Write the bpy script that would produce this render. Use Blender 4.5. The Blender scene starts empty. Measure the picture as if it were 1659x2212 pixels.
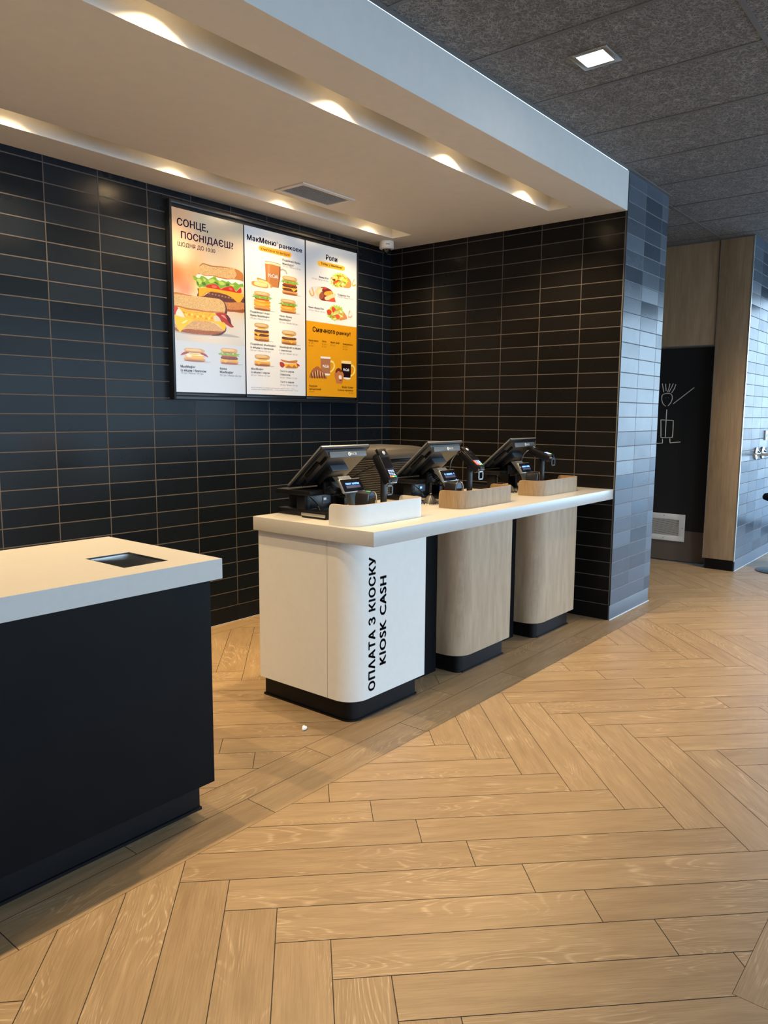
import bpy, bmesh, math, random
from mathutils import Vector, Matrix
R = random.Random(7)
SC = bpy.context.scene
COL = SC.collection
PI = math.pi

# ------------------------------------------------------------------ materials
def new_mat(name):
    m = bpy.data.materials.new(name); m.use_nodes = True
    nt = m.node_tree; nt.nodes.clear()
    out = nt.nodes.new('ShaderNodeOutputMaterial'); b = nt.nodes.new('ShaderNodeBsdfPrincipled')
    nt.links.new(b.outputs[0], out.inputs[0])
    return m, nt, b
class NG:
    """small helper for building node maths"""
    def __init__(s, nt): s.nt = nt
    def n(s, t, **k):
        x = s.nt.nodes.new(t)
        for a, v in k.items(): setattr(x, a, v)
        return x
    def setin(s, sock, v):
        if isinstance(v, bpy.types.NodeSocket): s.nt.links.new(v, sock)
        elif v is not None: sock.default_value = v
    def m(s, op, a=None, b=None, c=None, clamp=False):
        x = s.n('ShaderNodeMath', operation=op, use_clamp=clamp)
        for i, v in enumerate((a, b, c)): s.setin(x.inputs[i], v)
        return x.outputs[0]
    def vm(s, op, a=None, b=None, scale=None):
        x = s.n('ShaderNodeVectorMath', operation=op)
        s.setin(x.inputs[0], a); s.setin(x.inputs[1], b)
        if scale is not None: s.setin(x.inputs['Scale'], scale)
        return x.outputs[0]
    def xyz(s, v):
        x = s.n('ShaderNodeSeparateXYZ'); s.setin(x.inputs[0], v); return x.outputs
    def comb(s, a, b, c=0.0):
        x = s.n('ShaderNodeCombineXYZ')
        for i, v in enumerate((a, b, c)): s.setin(x.inputs[i], v)
        return x.outputs[0]
    def noise(s, v, scale, detail=3.0, rough=0.5, dist=0.0):
        x = s.n('ShaderNodeTexNoise'); s.setin(x.inputs['Vector'], v)
        x.inputs['Scale'].default_value = scale; x.inputs['Detail'].default_value = detail
        x.inputs['Roughness'].default_value = rough; x.inputs['Distortion'].default_value = dist
        return x.outputs[0]
    def white(s, v):
        x = s.n('ShaderNodeTexWhiteNoise'); s.setin(x.inputs['Vector'], v); return x.outputs
    def sm(s, v, a, b, lo=0.0, hi=1.0):
        x = s.n('ShaderNodeMapRange', interpolation_type='SMOOTHSTEP'); s.setin(x.inputs[0], v)
        x.inputs[1].default_value = a; x.inputs[2].default_value = b; x.inputs[3].default_value = lo; x.inputs[4].default_value = hi
        return x.outputs[0]
    def mix(s, f, a, b):
        x = s.n('ShaderNodeMix', data_type='RGBA'); s.setin(x.inputs[0], f)
        for i, v in ((6, a), (7, b)):
            s.setin(x.inputs[i], (*v, 1) if isinstance(v, tuple) and len(v) == 3 else v)
        return x.outputs[2]
    def bump(s, h, strength, dist, normal=None):
        x = s.n('ShaderNodeBump'); x.inputs['Strength'].default_value = strength; x.inputs['Distance'].default_value = dist
        s.setin(x.inputs['Height'], h)
        if normal is not None: s.setin(x.inputs['Normal'], normal)
        return x.outputs[0]
    def pos(s): return s.n('ShaderNodeNewGeometry').outputs['Position']
    def obj(s): return s.n('ShaderNodeTexCoord').outputs['Object']
    def uv(s): return s.n('ShaderNodeTexCoord').outputs['UV']

def plain(name, col, rough=0.5, metal=0.0, spec=0.5, grain=0.0, gscale=60.0, coat=0.0, var=0.0):
    m, nt, b = new_mat(name); g = NG(nt)
    b.inputs['Roughness'].default_value = rough; b.inputs['Metallic'].default_value = metal
    b.inputs['Specular IOR Level'].default_value = spec; b.inputs['Coat Weight'].default_value = coat
    n = g.noise(g.obj(), gscale, 3.0)
    lo = tuple(c * (1 - 0.06 - var) for c in col); hi = tuple(min(1, c * (1 + 0.03 + var)) for c in col)
    nt.links.new(g.mix(n, lo, hi), b.inputs['Base Color'])
    if grain > 0: nt.links.new(g.bump(n, grain, 0.001), b.inputs['Normal'])
    return m
def emit(name, col, strength):
    m, nt, b = new_mat(name)
    b.inputs['Base Color'].default_value = (*col, 1); b.inputs['Emission Color'].default_value = (*col, 1)
    b.inputs['Emission Strength'].default_value = strength; return m

def tile_mat(name, axis, sign, off, w=0.3115, h=0.1, zoff=0.108, base=(0.005, 0.0075, 0.011), base2=(0.009, 0.013, 0.019), grout=(0.105, 0.092, 0.084), tilt=0.02, r0=0.2, r1=0.36, joint=0.0026, spec=0.5):
    m, nt, b = new_mat(name); g = NG(nt)
    P = g.xyz(g.pos())
    U = g.m('DIVIDE', g.m('ADD', g.m('MULTIPLY', P[axis], sign), off), w)
    V = g.m('DIVIDE', g.m('SUBTRACT', P[2], zoff), h)
    fu = g.m('FRACT', U); fv = g.m('FRACT', V)
    du = g.m('MULTIPLY', g.m('MINIMUM', fu, g.m('SUBTRACT', 1.0, fu)), w)
    dv = g.m('MULTIPLY', g.m('MINIMUM', fv, g.m('SUBTRACT', 1.0, fv)), h)
    below = g.m('LESS_THAN', V, -0.02)
    du = g.m('ADD', du, below); dv = g.m('ADD', dv, below)
    d = g.m('MINIMUM', du, dv)
    gm = g.sm(d, joint - 0.0006, joint + 0.0009, 1.0, 0.0)
    wn = g.white(g.comb(g.m('FLOOR', U), g.m('MULTIPLY', g.m('FLOOR', V), g.m('SUBTRACT', 1.0, below)), float(axis)))
    rnd = wn[0]; rcol = wn[1]
    mot = g.noise(g.pos(), 7.0, 4.0, 0.6)
    tilecol = g.mix(g.m('ADD', g.m('MULTIPLY', rnd, 0.8), g.m('MULTIPLY', mot, 0.2)), base, base2)
    nt.links.new(g.mix(gm, tilecol, grout), b.inputs['Base Color'])
    rr = g.m('ADD', r0, g.m('MULTIPLY', g.m('ADD', g.m('MULTIPLY', rnd, 0.6), g.m('MULTIPLY', mot, 0.4)), r1 - r0))
    nt.links.new(g.m('MAXIMUM', rr, g.m('MULTIPLY', gm, 0.85)), b.inputs['Roughness'])
    nt.links.new(g.m('MULTIPLY', g.m('SUBTRACT', 1.0, gm), spec), b.inputs['Specular IOR Level'])
    geo = g.n('ShaderNodeNewGeometry')
    t = g.vm('SCALE', g.vm('SUBTRACT', rcol, (0.5, 0.5, 0.5)), scale=tilt)
    nn = g.vm('NORMALIZE', g.vm('ADD', geo.outputs['Normal'], t))
    hgt = g.m('ADD', g.m('MULTIPLY', gm, -1.0), g.m('MULTIPLY', g.noise(g.pos(), 22.0, 3.0), 0.14))
    nt.links.new(g.bump(hgt, 0.5, 0.0015, nn), b.inputs['Normal'])
    return m

def wood_mat(name, c_lo, c_hi, c_streak, mode, contour=0.5, rough=0.42, fine=260.0, spec=0.4, rings=13.0, freq=1.0):
    """mode 'uv': u runs along the plank; mode 'z': grain runs up the object"""
    m, nt, b = new_mat(name); g = NG(nt)
    if mode == 'uv':
        uvv = g.xyz(g.uv()); al, ac = uvv[0], uvv[1]
        at = g.n('ShaderNodeAttribute', attribute_name='rnd'); tone = at.outputs['Fac']
    else:
        o = g.xyz(g.obj()); al = o[2]; ac = g.m('ADD', o[0], o[1]); tone = g.noise(g.obj(), 1.4, 1.0)
    al = g.m('MULTIPLY', al, freq); ac = g.m('MULTIPLY', ac, freq)
    v1 = g.comb(g.m('MULTIPLY', al, 0.035), ac)
    fib = g.noise(v1, fine, 4.0, 0.62)
    v2 = g.comb(g.m('MULTIPLY', al, 0.12), ac)
    mid = g.noise(v2, 26.0, 3.0, 0.55, 0.3)
    v3 = g.comb(g.m('MULTIPLY', al, 0.16), g.m('MULTIPLY', ac, 1.0))
    cn = g.noise(v3, 7.5, 1.5, 0.5, 0.6)
    fr = g.m('FRACT', g.m('ADD', g.m('MULTIPLY', cn, rings), g.m('MULTIPLY', fib, 0.25)))
    line = g.m('MULTIPLY', g.sm(fr, 0.0, 0.18), g.sm(fr, 0.2, 0.42, 1.0, 0.0))
    mask = g.sm(g.noise(g.comb(g.m('MULTIPLY', al, 0.6), ac), 4.2, 2.0), 0.44, 0.62)
    line = g.m('MULTIPLY', g.m('MULTIPLY', line, mask), g.sm(fib, 0.38, 0.6))
    f = g.m('ADD', g.m('MULTIPLY', fib, 0.55), g.m('MULTIPLY', mid, 0.45))
    f = g.sm(f, 0.3, 0.7)
    f = g.m('ADD', g.m('MULTIPLY', f, 0.75), g.m('MULTIPLY', tone, 0.25))
    c = g.mix(f, c_lo, c_hi)
    c = g.mix(g.m('MULTIPLY', line, contour), c, c_streak)
    nt.links.new(c, b.inputs['Base Color'])
    nt.links.new(g.m('ADD', rough - 0.06, g.m('MULTIPLY', fib, 0.14)), b.inputs['Roughness'])
    b.inputs['Specular IOR Level'].default_value = spec
    nt.links.new(g.bump(g.m('ADD', fib, line), 0.16, 0.0006), b.inputs['Normal'])
    return m

M = {}
M['tile_back'] = tile_mat('tile_back', 0, 1.0, 0.105 + 0.3115 * 20, spec=0.14)
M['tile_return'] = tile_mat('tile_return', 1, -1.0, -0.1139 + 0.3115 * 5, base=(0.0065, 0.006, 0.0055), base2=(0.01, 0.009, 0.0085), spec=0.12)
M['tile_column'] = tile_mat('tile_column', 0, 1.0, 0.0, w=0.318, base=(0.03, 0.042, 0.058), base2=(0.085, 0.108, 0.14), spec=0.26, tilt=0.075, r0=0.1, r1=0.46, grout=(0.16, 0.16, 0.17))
M['tile_side'] = tile_mat('tile_side', 0, 1.0, -2.385, base=(0.03, 0.042, 0.058), base2=(0.085, 0.108, 0.14), spec=0.09, tilt=0.09, r0=0.1, r1=0.44, grout=(0.16, 0.16, 0.17))
M['white'] = plain('white_solid_surface', (0.49, 0.48, 0.455), 0.28, spec=0.5, gscale=40, grain=0.02)
M['white_lam'] = plain('white_laminate', (0.68, 0.67, 0.63), 0.38, gscale=30)
M['plaster'] = plain('white_plaster', (0.74, 0.72, 0.68), 0.8, spec=0.2, gscale=18, grain=0.05)
M['black_lam'] = plain('black_laminate', (0.005, 0.0055, 0.0065), 0.6, spec=0.07, gscale=4, var=0.25)
M['black_plinth'] = plain('black_plinth', (0.004, 0.004, 0.005), 0.4, spec=0.22, gscale=9, var=0.4)
M['flap'] = plain('waste_flap', (0.01, 0.012, 0.015), 0.25, spec=0.25)
M['blackmatt'] = plain('black_board', (0.008, 0.008, 0.009), 0.6)
M['frame'] = plain('board_frame', (0.012, 0.014, 0.018), 0.33)
M['seam'] = plain('seam', (0.3, 0.27, 0.22), 0.7)
M['letter'] = plain('lettering', (0.012, 0.01, 0.016), 0.5)
M['pos'] = plain('pos_plastic', (0.013, 0.013, 0.014), 0.32, grain=0.08, gscale=300)
M['pos_lo'] = plain('pos_dark_plastic', (0.005, 0.005, 0.006), 0.4, spec=0.3)
M['pos_grey'] = plain('pos_grey_plastic', (0.085, 0.1, 0.115), 0.42)
M['pos_edge'] = plain('pos_edge_trim', (0.33, 0.34, 0.35), 0.28, metal=0.6)
M['silver'] = plain('silver_trim', (0.55, 0.54, 0.52), 0.3, metal=0.7)
M['chrome'] = plain('chrome', (0.75, 0.74, 0.72), 0.1, metal=1.0)
M['glassblk'] = plain('black_glass', (0.006, 0.006, 0.008), 0.06, spec=0.6)
M['whiteprint'] = plain('white_print', (0.85, 0.85, 0.85), 0.5)
M['blueprint'] = emit('blue_display_text', (0.12, 0.3, 1.0), 1.6)
M['bluebar'] = emit('blue_display_bar', (0.03, 0.035, 0.075), 0.35)
M['keylit'] = emit('lit_keys', (0.35, 0.5, 0.95), 0.75)
M['key_y'] = emit('yellow_key', (0.95, 0.55, 0.03), 0.6)
M['key_g'] = emit('green_key', (0.03, 0.5, 0.2), 0.5)
M['key_r'] = emit('red_key', (0.85, 0.1, 0.05), 0.5)
M['redlabel'] = plain('red_label', (0.75, 0.12, 0.08), 0.5)
M['cam_white'] = plain('camera_white', (0.8, 0.8, 0.78), 0.35)
M['smoke'] = plain('smoked_dome', (0.01, 0.01, 0.011), 0.05, coat=0.5)
M['vent'] = plain('vent_metal', (0.68, 0.66, 0.63), 0.45)
M['ventdark'] = plain('vent_shadow', (0.03, 0.028, 0.026), 0.9)
M['gridmetal'] = plain('ceiling_grid', (0.13, 0.135, 0.14), 0.5)
M['kick'] = plain('kick_plate', (0.16, 0.135, 0.115), 0.42, metal=0.35)
M['chalk'] = plain('chalk_line', (0.72, 0.68, 0.6), 0.8)
M['alu'] = plain('aluminium_trim', (0.6, 0.62, 0.62), 0.3, metal=0.8)
M['caulk'] = plain('silicone', (0.6, 0.68, 0.72), 0.4)
M['paper'] = plain('paper', (0.85, 0.84, 0.82), 0.9)
M['label'] = plain('grey_label', (0.11, 0.13, 0.16), 0.5)
M['grout'] = plain('floor_grout', (0.035, 0.03, 0.026), 0.85)
M['paint'] = plain('wall_paint', (0.5, 0.48, 0.44), 0.8)
M['dome'] = plain('grey_dome', (0.06, 0.058, 0.056), 0.3)
M['lid'] = plain('charcoal_lid', (0.032, 0.03, 0.029), 0.5)
M['ply'] = plain('plywood_edge', (0.4, 0.23, 0.13), 0.5, gscale=80, var=0.1)
M['floor'] = wood_mat('oak_planks', (0.235, 0.155, 0.08), (0.385, 0.272, 0.15), (0.6, 0.455, 0.29), 'uv', contour=0.6, rings=30.0)
M['oak'] = wood_mat('oak_laminate', (0.29, 0.2, 0.122), (0.46, 0.345, 0.228), (0.27, 0.185, 0.115), 'z', contour=0.15, fine=330, rough=0.5)
M['oak_warm'] = wood_mat('oak_organizer', (0.21, 0.128, 0.06), (0.43, 0.295, 0.16), (0.22, 0.14, 0.07), 'z', contour=0.1, fine=330, rough=0.45)
M['oak_wall'] = wood_mat('oak_wall_panel', (0.27, 0.175, 0.095), (0.44, 0.305, 0.18), (0.19, 0.12, 0.065), 'z', contour=0.35, fine=150, rough=0.5, rings=7.0, freq=0.8)

def ribbed():
    m, nt, b = new_mat('ribbed_black'); g = NG(nt)
    P = g.xyz(g.obj())
    wob = g.m('MULTIPLY', g.noise(g.obj(), 22.0, 1.0), 0.004)
    s = g.m('SINE', g.m('MULTIPLY', g.m('ADD', P[2], wob), 2 * PI / 0.011))
    k = g.sm(s, 0.2, 0.9)
    nt.links.new(g.mix(k, (0.004, 0.004, 0.004), (0.024, 0.022, 0.021)), b.inputs['Base Color'])
    b.inputs['Roughness'].default_value = 0.5
    nt.links.new(g.bump(s, 0.6, 0.002), b.inputs['Normal']); return m
M['ribbed'] = ribbed()

def woodwool():
    m, nt, b = new_mat('wood_wool_panel'); g = NG(nt)
    P = g.pos(); acc = None
    for i, (ang, sc) in enumerate(((0.4, 20.0), (1.5, 24.0), (2.5, 18.0), (3.3, 28.0), (0.95, 22.0))):
        mp = g.n('ShaderNodeMapping'); g.setin(mp.inputs[0], P)
        mp.inputs['Rotation'].default_value = (0, 0, ang); mp.inputs['Location'].default_value = (i * 3.1, i * 1.7, 0)
        q = g.xyz(mp.outputs[0])
        v = g.comb(g.m('MULTIPLY', q[0], 0.28), q[1], float(i) * 4.3)
        n = g.noise(v, sc * 2.6, 1.0, 0.5, 0.8)
        r = g.sm(g.m('ABSOLUTE', g.m('SUBTRACT', n, 0.5)), 0.0, 0.028, 1.0, 0.0)
        acc = r if acc is None else g.m('MAXIMUM', acc, r)
    big = g.noise(P, 9.0, 3.0)
    f = g.m('MULTIPLY', acc, g.m('ADD', 0.35, big))
    nt.links.new(g.mix(f, (0.13, 0.134, 0.138), (0.38, 0.39, 0.4)), b.inputs['Base Color'])
    b.inputs['Roughness'].default_value = 0.9; b.inputs['Specular IOR Level'].default_value = 0.15
    nt.links.new(g.bump(acc, 0.7, 0.004), b.inputs['Normal']); return m
M['woodwool'] = woodwool()

def printed(name, strength):
    m, nt, b = new_mat(name); g = NG(nt)
    a = g.n('ShaderNodeAttribute', attribute_name='col')
    nt.links.new(g.mix(0.5, (0.0, 0.0, 0.0), a.outputs['Color']), b.inputs['Base Color']); nt.links.new(a.outputs['Color'], b.inputs['Emission Color'])
    b.inputs['Emission Strength'].default_value = strength
    b.inputs['Roughness'].default_value = 0.22
    return m
M['print'] = printed('backlit_print', 0.3)

# ------------------------------------------------------------------ mesh builder
class MB:
    def __init__(s, origin=(0, 0, 0)):
        s.bm = bmesh.new(); s.o = Vector(origin); s.mats = []; s.smooth = True
    def mi(s, m):
        if m not in s.mats: s.mats.append(m)
        return s.mats.index(m)
    def obox(s, c, ax, size, mat, bev=0.0, seg=2):
        """oriented box: centre c, axes (3 unit vectors), full sizes"""
        c = Vector(c); ax = [Vector(a).normalized() for a in ax]; vs = []
        for i in (-.5, .5):
            for j in (-.5, .5):
                for k in (-.5, .5):
                    vs.append(s.bm.verts.new(c + ax[0] * size[0] * i + ax[1] * size[1] * j + ax[2] * size[2] * k))
        fs = []
        for q in ((0, 1, 3, 2), (4, 6, 7, 5), (0, 4, 5, 1), (2, 3, 7, 6), (0, 2, 6, 4), (1, 5, 7, 3)):
            f = s.bm.faces.new([vs[i] for i in q]); f.material_index = s.mi(mat); fs.append(f)
        bmesh.ops.recalc_face_normals(s.bm, faces=fs)
        if bev > 0:
            es = list({e for f in fs for e in f.edges})
            bmesh.ops.bevel(s.bm, geom=es, offset=bev, segments=seg, affect='EDGES', profile=0.5, material=s.mi(mat))
        return s
    def box(s, x0, x1, y0, y1, z0, z1, mat, bev=0.0, seg=2):
        return s.obox(((x0 + x1) / 2, (y0 + y1) / 2, (z0 + z1) / 2), ((1, 0, 0), (0, 1, 0), (0, 0, 1)), (x1 - x0, y1 - y0, z1 - z0), mat, bev, seg)
    def prism(s, pts, vec, mat, bev=0.0, smat=None):
        """extrude a planar loop of 3-D points along vec"""
        vec = Vector(vec)
        a = [s.bm.verts.new(Vector(p)) for p in pts]; b = [s.bm.verts.new(Vector(p) + vec) for p in pts]
        n = len(a); fs = [s.bm.faces.new(a[::-1]), s.bm.faces.new(b)]
        fs[0].material_index = fs[1].material_index = s.mi(mat)
        for i in range(n):
            f = s.bm.faces.new((a[i], a[(i + 1) % n], b[(i + 1) % n], b[i])); f.material_index = s.mi(smat or mat); fs.append(f)
        bmesh.ops.recalc_face_normals(s.bm, faces=fs)
        if bev > 0:
            es = list({e for f in fs[:2] for e in f.edges})
            bmesh.ops.bevel(s.bm, geom=es, offset=bev, segments=2, affect='EDGES', profile=0.5)
        return s
    def cyl(s, p0, p1, r0, mat, r1=None, seg=32, cap=True):
        p0, p1 = Vector(p0), Vector(p1); r1 = r0 if r1 is None else r1
        d = (p1 - p0).normalized(); a = d.orthogonal().normalized(); b = d.cross(a); A = []; B = []
        for i in range(seg):
            t = 2 * PI * i / seg; v = a * math.cos(t) + b * math.sin(t)
            A.append(s.bm.verts.new(p0 + v * r0)); B.append(s.bm.verts.new(p1 + v * r1))
        fs = []
        for i in range(seg):
            fs.append(s.bm.faces.new((A[i], A[(i + 1) % seg], B[(i + 1) % seg], B[i])))
        if cap: fs.append(s.bm.faces.new(A[::-1])); fs.append(s.bm.faces.new(B))
        for f in fs: f.material_index = s.mi(mat)
        bmesh.ops.recalc_face_normals(s.bm, faces=fs); return s
    def lathe(s, c, prof, mat, seg=40, axis=(0, 0, 1)):
        """prof: (radius, height) from bottom to top about axis"""
        c = Vector(c); d = Vector(axis).normalized(); a = d.orthogonal().normalized(); b = d.cross(a); rings = []
        for r, h in prof:
            rings.append([s.bm.verts.new(c + d * h + (a * math.cos(2 * PI * i / seg) + b * math.sin(2 * PI * i / seg)) * max(r, 1e-5)) for i in range(seg)])
        fs = []
        for A, B in zip(rings, rings[1:]):
            for i in range(seg): fs.append(s.bm.faces.new((A[i], A[(i + 1) % seg], B[(i + 1) % seg], B[i])))
        fs.append(s.bm.faces.new(rings[0][::-1])); fs.append(s.bm.faces.new(rings[-1]))
        for f in fs: f.material_index = s.mi(mat)
        bmesh.ops.recalc_face_normals(s.bm, faces=fs); return s
    def tube(s, pts, r, mat, seg=8, sub=1):
        pts = [Vector(p) for p in pts]
        if sub > 1:
            q = []
            for i in range(len(pts) - 1):
                p0 = pts[max(i - 1, 0)]; p1 = pts[i]; p2 = pts[i + 1]; p3 = pts[min(i + 2, len(pts) - 1)]
                for k in range(sub):
                    t = k / sub
                    q.append(0.5 * ((2 * p1) + (p2 - p0) * t + (2 * p0 - 5 * p1 + 4 * p2 - p3) * t * t + (3 * p1 - p0 - 3 * p2 + p3) * t ** 3))
            q.append(pts[-1]); pts = q
        prev = None; fs = []; first = None
        for i, p in enumerate(pts):
            d = (pts[min(i + 1, len(pts) - 1)] - pts[max(i - 1, 0)]).normalized()
            if i == 0: a = d.orthogonal().normalized()
            else: a = (a - d * a.dot(d)).normalized()
            b = d.cross(a)
            ring = [s.bm.verts.new(p + (a * math.cos(2 * PI * k / seg) + b * math.sin(2 * PI * k / seg)) * r) for k in range(seg)]
            if prev:
                for k in range(seg): fs.append(s.bm.faces.new((prev[k], prev[(k + 1) % seg], ring[(k + 1) % seg], ring[k])))
            else: first = ring
            prev = ring
        fs.append(s.bm.faces.new(first[::-1])); fs.append(s.bm.faces.new(prev))
        for f in fs: f.material_index = s.mi(mat)
        bmesh.ops.recalc_face_normals(s.bm, faces=fs); return s
    def mesh(s, me_src, mtx, mat):
        """append triangles of an evaluated mesh"""
        vs = [s.bm.verts.new(mtx @ v.co) for v in me_src.vertices]
        for p in me_src.polygons:
            try: f = s.bm.faces.new([vs[i] for i in p.vertices]); f.material_index = s.mi(mat)
            except ValueError: pass
        return s
    def build(s, name, parent=None, ang=35):
        for v in s.bm.verts: v.co -= s.o
        me = bpy.data.meshes.new(name); s.bm.to_mesh(me); s.bm.free()
        for m in s.mats: me.materials.append(M[m])
        me.shade_smooth(); me.set_sharp_from_angle(angle=math.radians(ang))
        o = bpy.data.objects.new(name, me); COL.objects.link(o)
        if parent: o.parent = parent
        else: o.location = s.o
        return o
def rounded(pts2, radii, seg=8):
    """2-D polygon with a radius at each corner"""
    out = []; n = len(pts2)
    for i in range(n):
        p = Vector((*pts2[i], 0)); a = Vector((*pts2[i - 1], 0)); b = Vector((*pts2[(i + 1) % n], 0)); r = radii[i]
        if r <= 0: out.append((p.x, p.y)); continue
        da = (a - p).normalized(); db = (b - p).normalized(); half = da.angle(db) / 2
        t = r / math.tan(half); c = p + (da + db).normalized() * (r / math.sin(half))
        s0 = p + da * t; s1 = p + db * t; v0 = s0 - c; v1 = s1 - c
        tot = v0.angle(v1); cr = v0.x * v1.y - v0.y * v1.x; sg = 1 if cr > 0 else -1
        for k in range(seg + 1):
            t_ = sg * tot * k / seg; cs, sn = math.cos(t_), math.sin(t_)
            out.append((c.x + v0.x * cs - v0.y * sn, c.y + v0.x * sn + v0.y * cs))
    return out

def raw_text(body):
    cu = bpy.data.curves.new('t', 'FONT'); cu.body = body; cu.size = 1.0; cu.resolution_u = 3
    ob = bpy.data.objects.new('t', cu); COL.objects.link(ob)
    dg = bpy.context.evaluated_depsgraph_get(); dg.update()
    me = bpy.data.meshes.new_from_object(ob.evaluated_get(dg))
    vs = [(v.co.x, v.co.y) for v in me.vertices]; fs = [list(p.vertices) for p in me.polygons]
    bpy.data.objects.remove(ob); bpy.data.curves.remove(cu); bpy.data.meshes.remove(me)
    return vs, fs
GL = {}
def rect(x0, x1, y0, y1, k): return [(x0, y0), (x1, y0), (x1, y1), (x0, y1)], [[k, k + 1, k + 2, k + 3]]
def ext(vs): return min(v[0] for v in vs), max(v[0] for v in vs), min(v[1] for v in vs), max(v[1] for v in vs)
def advance(c):
    return ext(raw_text('|' + c + '|')[0])[1] - ext(raw_text('||')[0])[1]
ST = 0.078
def glyph(c):
    """outline of one character and its advance; a few letters are drawn from plain strokes"""
    if c in GL: return GL[c]
    if c == ' ': GL[c] = ([], [], advance(' ')); return GL[c]
    if c in 'нфФIІ':
        vs, fs = [], []
        def add(v, f=None):
            k = len(vs); vs.extend(v); fs.extend([[q + k for q in p] for p in f] if f else [[k, k + 1, k + 2, k + 3]])
        def R4(x0, x1, y0, y1): add([(x0, y0), (x1, y0), (x1, y1), (x0, y1)])
        if c == 'н':
            x0, x1, y0, y1 = ext(raw_text('п')[0]); R4(x0, x0 + ST, y0, y1); R4(x1 - ST, x1, y0, y1); m = y0 + (y1 - y0) * 0.52; R4(x0, x1, m - ST * .42, m + ST * .42); ad = advance('п')
        elif c in 'фФ':
            ov, of = raw_text('о' if c == 'ф' else 'О'); x0, x1, y0, y1 = ext(ov); w = x1 - x0
            if c == 'ф':
                s = 0.74
                add([(x0 + (v[0] - x0) * s, v[1]) for v in ov], of); add([(x0 + w * .58 + (v[0] - x0) * s, v[1]) for v in ov], of)
                cx = x0 + w * .66; R4(cx - ST / 2, cx + ST / 2, -0.2, 0.74); ad = advance('о') + w * .32
            else:
                yc = (y0 + y1) / 2; add([(v[0], yc + (v[1] - yc) * .8) for v in ov], of); cx = (x0 + x1) / 2; R4(cx - ST / 2, cx + ST / 2, y0, y1); ad = advance('О')
        else:
            x0, x1, y0, y1 = ext(raw_text('Н')[0]); R4(x0, x0 + ST * 1.1, y0, y1); ad = x0 * 2 + ST * 1.1
        GL[c] = (vs, fs, ad)
    else:
        v, f = raw_text(c); GL[c] = (v, f, advance(c))
    return GL[c]
def text_mesh(body, bold=0.0):
    me = bpy.data.meshes.new('t'); t = bmesh.new(); x = 0.0
    offs = ((0, 0),) if bold <= 0 else ((-bold, 0), (bold, 0), (0, bold * .6), (0, -bold * .6))
    for c in body:
        vs, fs, ad = glyph(c)
        for dx, dy in (offs if vs else ()):
            vv = [t.verts.new((p[0] + x + dx, p[1] + dy, 0)) for p in vs]
            for f in fs:
                try: t.faces.new([vv[i] for i in f])
                except ValueError: pass
        x += ad + bold * 1.0
    t.to_mesh(me); t.free(); return me
def bounds(me):
    xs = [v.co.x for v in me.vertices]; ys = [v.co.y for v in me.vertices]
    return min(xs), max(xs), min(ys), max(ys)

def tag(o, label=None, cat=None, group=None, kind=None):
    if label: o['label'] = label
    if cat: o['category'] = cat
    if group: o['group'] = group
    if kind: o['kind'] = kind
    return o
def thing(name, label, cat, loc, group=None):
    o = bpy.data.objects.new(name, None); COL.objects.link(o); o.location = loc; o.empty_display_size = 0.05
    return tag(o, label, cat, group)
def struct(mb, name, parent=None):
    o = mb.build(name, parent)
    if not parent: o['kind'] = 'structure'
    return o

LX1, LZ1, LL1, LH1 = -2.361, 0.135, 0.637, 0.051
LX2, LZ2, LL2, LH2 = -2.282, 0.242, 0.428, 0.051
SKY = 4.0; SP1 = 58.0; SP2 = 36.0; SP3 = 62.0; EXPO = 0.87
M['lamp'] = emit('lamp_diffuser', (1.0, 0.93, 0.8), 8.0)

# ------------------------------------------------------------------ camera
cd = bpy.data.cameras.new('camera'); cam = bpy.data.objects.new('camera', cd); COL.objects.link(cam); SC.camera = cam
F, YAW, PITCH, ROLL = 1640.59, 0.88752, -0.127502, 0.0065642
CP = Vector((-4.99945, -4.0125, 1.4148))
fw = Vector((math.cos(PITCH) * math.sin(YAW), math.cos(PITCH) * math.cos(YAW), math.sin(PITCH)))
rt = Vector((math.cos(YAW), -math.sin(YAW), 0)); up = rt.cross(fw)
r2 = rt * math.cos(ROLL) + up * math.sin(ROLL); u2 = up * math.cos(ROLL) - rt * math.sin(ROLL)
cam.matrix_world = Matrix.Translation(CP) @ Matrix((r2, u2, -fw)).transposed().to_4x4()
cd.sensor_fit = 'VERTICAL'; cd.sensor_height = 36.0; cd.lens = F / 2212 * 36.0; cd.clip_start = 0.05

# ------------------------------------------------------------------ floor
U0, V0, PL, PU, PV = -0.940, -4.175, 0.9160, 0.1495, 0.1478
PER = 2 * PL + 6 * PU
S2 = math.sqrt(2)
def clip(poly, n, d):
    out = []
    for i in range(len(poly)):
        a, b = poly[i], poly[(i + 1) % len(poly)]
        da = a[0] * n[0] + a[1] * n[1] - d; db = b[0] * n[0] + b[1] * n[1] - d
        if da >= 0: out.append(a)
        if (da > 0 > db) or (da < 0 < db):
            t = da / (da - db); out.append(tuple(a[k] + (b[k] - a[k]) * t for k in range(4)))
    return out
def clip_rect(p, r):
    for n, d in (((1, 0), r[0]), ((-1, 0), -r[1]), ((0, 1), r[2]), ((0, -1), -r[3])):
        if len(p) < 3: return p
        p = clip(p, n, d)
    return p
fbm = bmesh.new(); uvl = fbm.loops.layers.uv.new('UVMap'); rl = fbm.faces.layers.float.new('rnd')
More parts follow.
